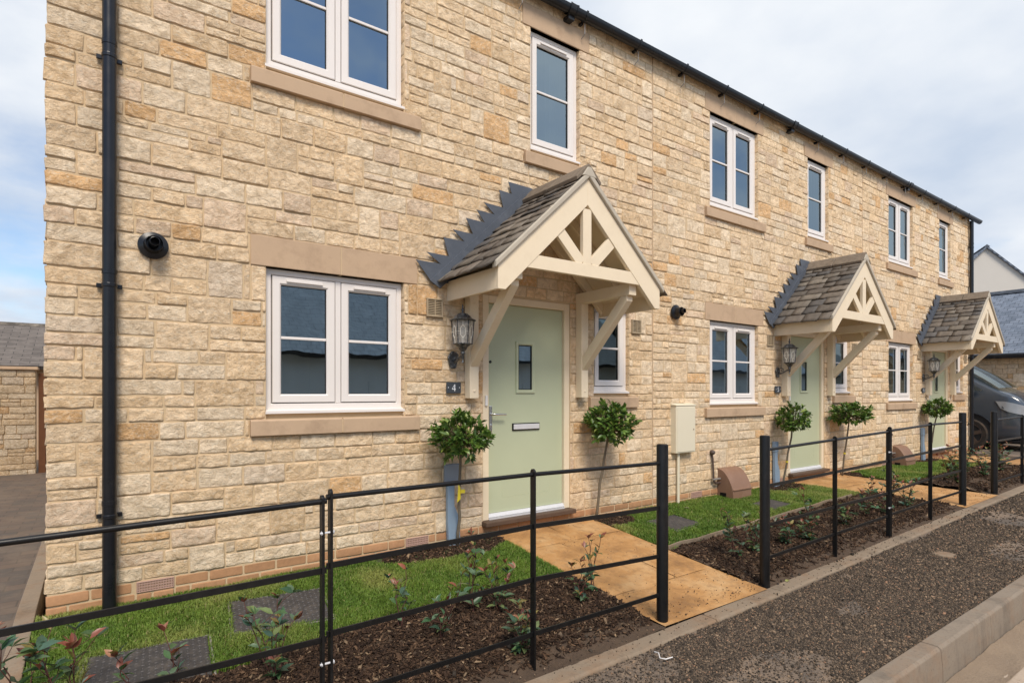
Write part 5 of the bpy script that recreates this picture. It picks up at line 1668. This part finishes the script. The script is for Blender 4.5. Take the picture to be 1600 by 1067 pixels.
MB().prism([(-.12, 7.88), (0, 7.99), (.12, 7.88)], 'y', -.12, 8.1).build('ridge', M['roof_blue'], T, local=True)
T.rotation_euler.z = ang
T.location = (33.9, 4.3, .15)

# opposite side of the street, seen only as reflections in the window panes
def opposite(x0, x1, y, label, ez=2.45, rz=5.6):
    T = thing('outbuilding', ((x0 + x1) / 2, y, -.5), label, 'building')
    MB().box(x0, x1, y - 6.5, y, -.7, ez).build('outer_wall', M['far_wall'], T)
    slab((x1 + .3, y + .35, ez - .02), (x0 - .3, y + .35, ez - .02), (x0 - .3, y - 3.25, rz), (x1 + .3, y - 3.25, rz), .07, 'roof', M['far_slate'], T)
    slab((x0 - .3, y - 6.85, ez - .02), (x1 + .3, y - 6.85, ez - .02), (x1 + .3, y - 3.25, rz), (x0 - .3, y - 3.25, rz), .07, 'rear_roof', M['roof_blue'], T)
    MB().box(x0 - .3, x1 + .3, y + .36, y + .48, ez - .16, ez - .03).build('gutter', M['black_plastic'], T)
    for k in range(int((x1 - x0) / 3.2)):
        xx = x0 + .5 + 3.2 * k
        MB().box(xx, xx + 2.3, y + .002, y + .03, -.5, 1.6).build('garage_door', M['far_wall'], T)
opposite(-6, 20, -13.6, 'long garage block across the street with a slate roof')
opposite(24, 46, -15, 'second garage block farther along the street')

# ------------------------------------------------------------------ parked car
def car():
    T = thing('parked_car', (18.33, 1.74, -.2), 'dark blue grey car parked on the drive beyond the farthest house', 'car', rz=-math.pi / 2)
    T.scale = (1.14, 1.05, 1.17)
    # local: +x forward (nose at x = 2.2), y to its left, z up from the ground
    X = [2.23, 2.20, 2.12, 2.00, 1.85, 1.70, 1.02, .55, -.9, -1.9, -2.12, -2.18]
    BOT = [.30, .24, .20, .19, .19, .19, .19, .19, .19, .19, .26, .4]
    WID = [.66, .76, .84, .895, .915, .92, .92, .92, .92, .905, .88, .84]
    BEL = [.72, .84, .98, 1.08, 1.14, 1.18, 1.20, 1.21, 1.22, 1.23, 1.22, 1.15]
    TOP = [.74, .90, 1.06, 1.15, 1.22, 1.275, 1.75, 1.89, 1.96, 1.92, 1.80, 1.2]
    TW = [.50, .62, .72, .78, .80, .80, .70, .68, .68, .68, .66, .66]
    V = []; n = 16
    for x, b, w, be, t, tw in zip(X, BOT, WID, BEL, TOP, TW):
        half = [(w * .86, b), (w * .97, b + .12), (w, b + (be - b) * .45), (w * .995, b + (be - b) * .75), (w * .97, be), (tw + (w * .97 - tw) * .45, be + (t - be) * .55), (tw, t - .045 * min(1, (t - be) * 4 + .2)), (tw * .55, t)]
        V += [(x, y, z) for y, z in half] + [(x, -y, z) for y, z in half[::-1]]
    F = []
    for i in range(len(X) - 1):
        for k in range(n):
            k2 = (k + 1) % n
            F.append((i * n + k, (i + 1) * n + k, (i + 1) * n + k2, i * n + k2))
    F.append(tuple(range(n))); F.append(tuple(range((len(X) - 1) * n, len(X) * n))[::-1])
    m = MB(); m.add(V, F)
    body = m.build('body', M['car'], T, local=True)
    sb = body.modifiers.new('sub', 'SUBSURF'); sb.levels = 2; sb.render_levels = 2
    body.data.polygons.foreach_set('use_smooth', [True] * len(body.data.polygons))
    # arches, wheels
    for wx in (1.25, -1.35):
        for s in (-1, 1):
            a = MB()
            pr = [(wx + .405 * math.cos(R(q)), .335 + .405 * math.sin(R(q))) for q in range(-18, 199, 12)]
            a.prism(pr, 'y', s * .60, s * .925)
            ar = a.build('wheel_arch', M['grille'], T, local=True)
            tr = MB(); pi_ = pr; po = [(wx + .45 * math.cos(R(q)), .335 + .45 * math.sin(R(q))) for q in range(-18, 199, 12)]
            tr.prism(pi_ + po[::-1], 'y', s * .90, s * .938)
            tr.build('arch_trim', M['black_plastic'], T, local=True, bevel=.006)
            w = MB(); w.lathe([(.20, -.10), (.30, -.105), (.33, -.08), (.335, 0), (.33, .08), (.30, .105), (.235, .10), (.225, .07), (.2, .06), (.2, -.1)], (wx, s * .845, .335), 'y', 32)
            wh = w.build('wheel', M['tyre'], T, local=True, smooth=True)
            r = MB()
            oy = s * .935
            r.lathe([(.228, .075), (.232, .092), (.222, .097), (.212, .085), (.20, .05), (.0, .04)] if s < 0 else [(.228, -.075), (.232, -.092), (.222, -.097), (.212, -.085), (.20, -.05), (0, -.04)], (wx, s * .845, .335), 'y', 32)
            for k in range(5):
                t = R(72 * k + 90)
                c0 = Vector((wx, oy - s * .012, .335)); e = Vector((wx + .215 * math.cos(t), oy - s * .002, .335 + .215 * math.sin(t)))
                r.beam(c0, e, .075, .022, (0, 1, 0))
            r.lathe([(0, .105 * -s), (.055, .1 * -s), (.06, .07 * -s)], (wx, s * .845, .335), 'y', 16)
            r.build('rim', M['rim'], wh, local=True, smooth=True)
    # glazing, just proud of the shell
    ws = [(1.19, .74, 1.315), (1.19, -.74, 1.315), (.50, -.68, 1.80), (.50, .68, 1.80)]
    m = MB(); rows = 6
    pv = []
    for i in range(rows + 1):
        t = i / rows; x = 1.69 + (.84 - 1.69) * t; z = 1.295 + (1.83 - 1.295) * t + .035 * math.sin(math.pi * t); hw_ = .79 + (.66 - .79) * t
        for j in range(7):
            u = -1 + 2 * j / 6; pv.append((x + .10 * (1 - u * u) + .035, hw_ * u, z + .02 * (1 - u * u)))
    m.add(pv, [(i * 7 + j, i * 7 + j + 1, (i + 1) * 7 + j + 1, (i + 1) * 7 + j) for i in range(rows) for j in range(6)])
    m.build('windscreen', M['car_glass'], T, local=True, smooth=True)
    for s in (-1, 1):
        q = [(1.50, .925, 1.24), (.25, .945, 1.26), (.25, .775, 1.80), (.86, .795, 1.72)]
        MB().add([(x, s * y, z) for x, y, z in q], [(0, 1, 2, 3)]).build('side_window', M['car_glass'], T, local=True)
        q = [(.15, .945, 1.26), (-1.75, .935, 1.28), (-1.7, .77, 1.80), (.15, .775, 1.82)]
        MB().add([(x, s * y, z) for x, y, z in q], [(0, 1, 2, 3)]).build('side_window', M['car_glass'], T, local=True)
        # headlamp: swept lens wrapping round the corner
        pts_o = [(1.70, .925, 1.03), (1.84, .918, 1.025), (1.99, .89, .99), (2.13, .82, .945), (2.23, .66, .90)]
        pts_i = [(1.78, .930, .885), (1.90, .925, .82), (2.02, .90, .785), (2.15, .845, .75), (2.25, .69, .76)]
        hv = [(x, s * y, z) for x, y, z in pts_o] + [(x, s * y, z) for x, y, z in pts_i] + [(x - .06, s * (y - .07), z) for x, y, z in pts_o] + [(x - .06, s * (y - .07), z) for x, y, z in pts_i]
        fs = [(i, i + 1, i + 6, i + 5) for i in range(4)] + [(i, i + 10, i + 11, i + 1) for i in range(4)] + [(i + 5, i + 6, i + 16, i + 15) for i in range(4)] + [(0, 5, 15, 10), (4, 14, 19, 9)]
        MB().add(hv, fs).build('headlight', M['headlamp'], T, local=True, smooth=True)
        up = MB()
        up.add([(1.80, s * .931, .93), (2.20, s * .76, .84), (2.205, s * .765, .80), (1.82, s * .934, .885)], [(0, 1, 2, 3)])
        up.build('lamp_unit', M['grille'], T, local=True)
        mb = MB(); mb.lathe([(0, .0), (.07, .02), (.09, .08), (.085, .13), (.0, .15)], (1.22, s * 1.04, 1.22), 'x', 14)
        mb.build('door_mirror', M['car'], T, local=True, smooth=True)
    MB().box(2.17, 2.262, -.58, .58, .33, .52).build('lower_grille', M['grille'], T, local=True, bevel=.02)
    MB().box(2.19, 2.262, -.50, .50, .72, .80).build('upper_grille', M['grille'], T, local=True, bevel=.02)
    MB().box(1.70, 2.27, -.80, .80, .17, .25).build('bumper_lip', M['black_plastic'], T, local=True, bevel=.03)
car()

# ------------------------------------------------------------------ light, sky, camera
w = bpy.data.worlds.new("World"); sc.world = w; w.use_nodes = True
nt = w.node_tree; N = nt.nodes; Lk = nt.links
bg = N['Background']
SUN_EL, SUN_AZ = R(50), R(200)       # azimuth clockwise from +Y
sky = N.new('ShaderNodeTexSky'); sky.sky_type = 'NISHITA'; sky.sun_disc = False
sky.sun_elevation = SUN_EL; sky.sun_rotation = SUN_AZ; sky.altitude = 100; sky.air_density = 1.0; sky.dust_density = .6; sky.ozone_density = 3.0
tc = N.new('ShaderNodeTexCoord'); sp = N.new('ShaderNodeSeparateXYZ'); Lk.new(tc.outputs['Generated'], sp.inputs[0])
def mth(op, a, b=None, c=None):
    n = N.new('ShaderNodeMath'); n.operation = op
    for i, v in enumerate((a, b, c)):
        if v is None: continue
        if isinstance(v, (int, float)): n.inputs[i].default_value = v
        else: Lk.new(v, n.inputs[i])
    return n.outputs[0]
den = mth('ADD', mth('MAXIMUM', sp.outputs[2], 0), .22)
cb = N.new('ShaderNodeCombineXYZ'); Lk.new(mth('DIVIDE', sp.outputs[0], den), cb.inputs[0]); Lk.new(mth('DIVIDE', sp.outputs[1], den), cb.inputs[1])
mp = N.new('ShaderNodeMapping'); mp.inputs['Location'].default_value = (3.1, 1.7, 0); Lk.new(cb.outputs[0], mp.inputs[0])
nz = N.new('ShaderNodeTexNoise'); nz.inputs['Scale'].default_value = .85; nz.inputs['Detail'].default_value = 7; nz.inputs['Roughness'].default_value = .55
Lk.new(mp.outputs[0], nz.inputs['Vector'])
cl = N.new('ShaderNodeMapRange'); cl.interpolation_type = 'SMOOTHSTEP'
bias = mth('ADD', mth('MULTIPLY', sp.outputs[0], .07), mth('MULTIPLY', sp.outputs[1], .11))
Lk.new(mth('ADD', nz.outputs['Fac'], bias), cl.inputs[0]); cl.inputs[1].default_value = .36; cl.inputs[2].default_value = .56
nz2 = N.new('ShaderNodeTexNoise'); nz2.inputs['Scale'].default_value = 1.7; nz2.inputs['Detail'].default_value = 6
mp2 = N.new('ShaderNodeMapping'); mp2.inputs['Location'].default_value = (9, 4, 2); Lk.new(cb.outputs[0], mp2.inputs[0]); Lk.new(mp2.outputs[0], nz2.inputs['Vector'])
cr = N.new('ShaderNodeValToRGB'); Lk.new(nz2.outputs['Fac'], cr.inputs[0])
cr.color_ramp.elements[0].position = .35; cr.color_ramp.elements[0].color = (3.6, 4.15, 5.0, 1)
cr.color_ramp.elements[1].position = .66; cr.color_ramp.elements[1].color = (5.6, 5.8, 6.05, 1)
mx = N.new('ShaderNodeMix'); mx.data_type = 'RGBA'
Lk.new(cl.outputs[0], mx.inputs[0]); Lk.new(sky.outputs[0], mx.inputs[6]); Lk.new(cr.outputs[0], mx.inputs[7])
Lk.new(mx.outputs[2], bg.inputs[0]); bg.inputs[1].default_value = .12

sl = bpy.data.lights.new('sun', 'SUN'); sl.energy = 2.6; sl.angle = R(22); sl.color = (1.0, .90, .77)
so = bpy.data.objects.new('sun', sl); COL.objects.link(so)
sdir = Vector((math.sin(SUN_AZ) * math.cos(SUN_EL), math.cos(SUN_AZ) * math.cos(SUN_EL), math.sin(SUN_EL)))
so.rotation_euler = sdir.to_track_quat('Z', 'Y').to_euler(); so.location = (0, -10, 12)

cam = bpy.data.cameras.new('camera'); cam.sensor_width = 36; cam.lens = 20.25; cam.shift_y = .0497; cam.clip_end = 2000; cam.clip_start = .05
co = bpy.data.objects.new('camera', cam); COL.objects.link(co); co.location = (0, -4.55, 1.213)
co.rotation_euler = (R(90), 0, -R(90 - 54.0934)); sc.camera = co
sc.view_settings.view_transform = 'Standard'; sc.view_settings.look = 'None'
sc.view_settings.exposure = .46; sc.view_settings.gamma = 1
sc.render.engine = 'CYCLES'
sc.cycles.max_bounces = 8; sc.cycles.transparent_max_bounces = 12
sc.cycles.use_denoising = True
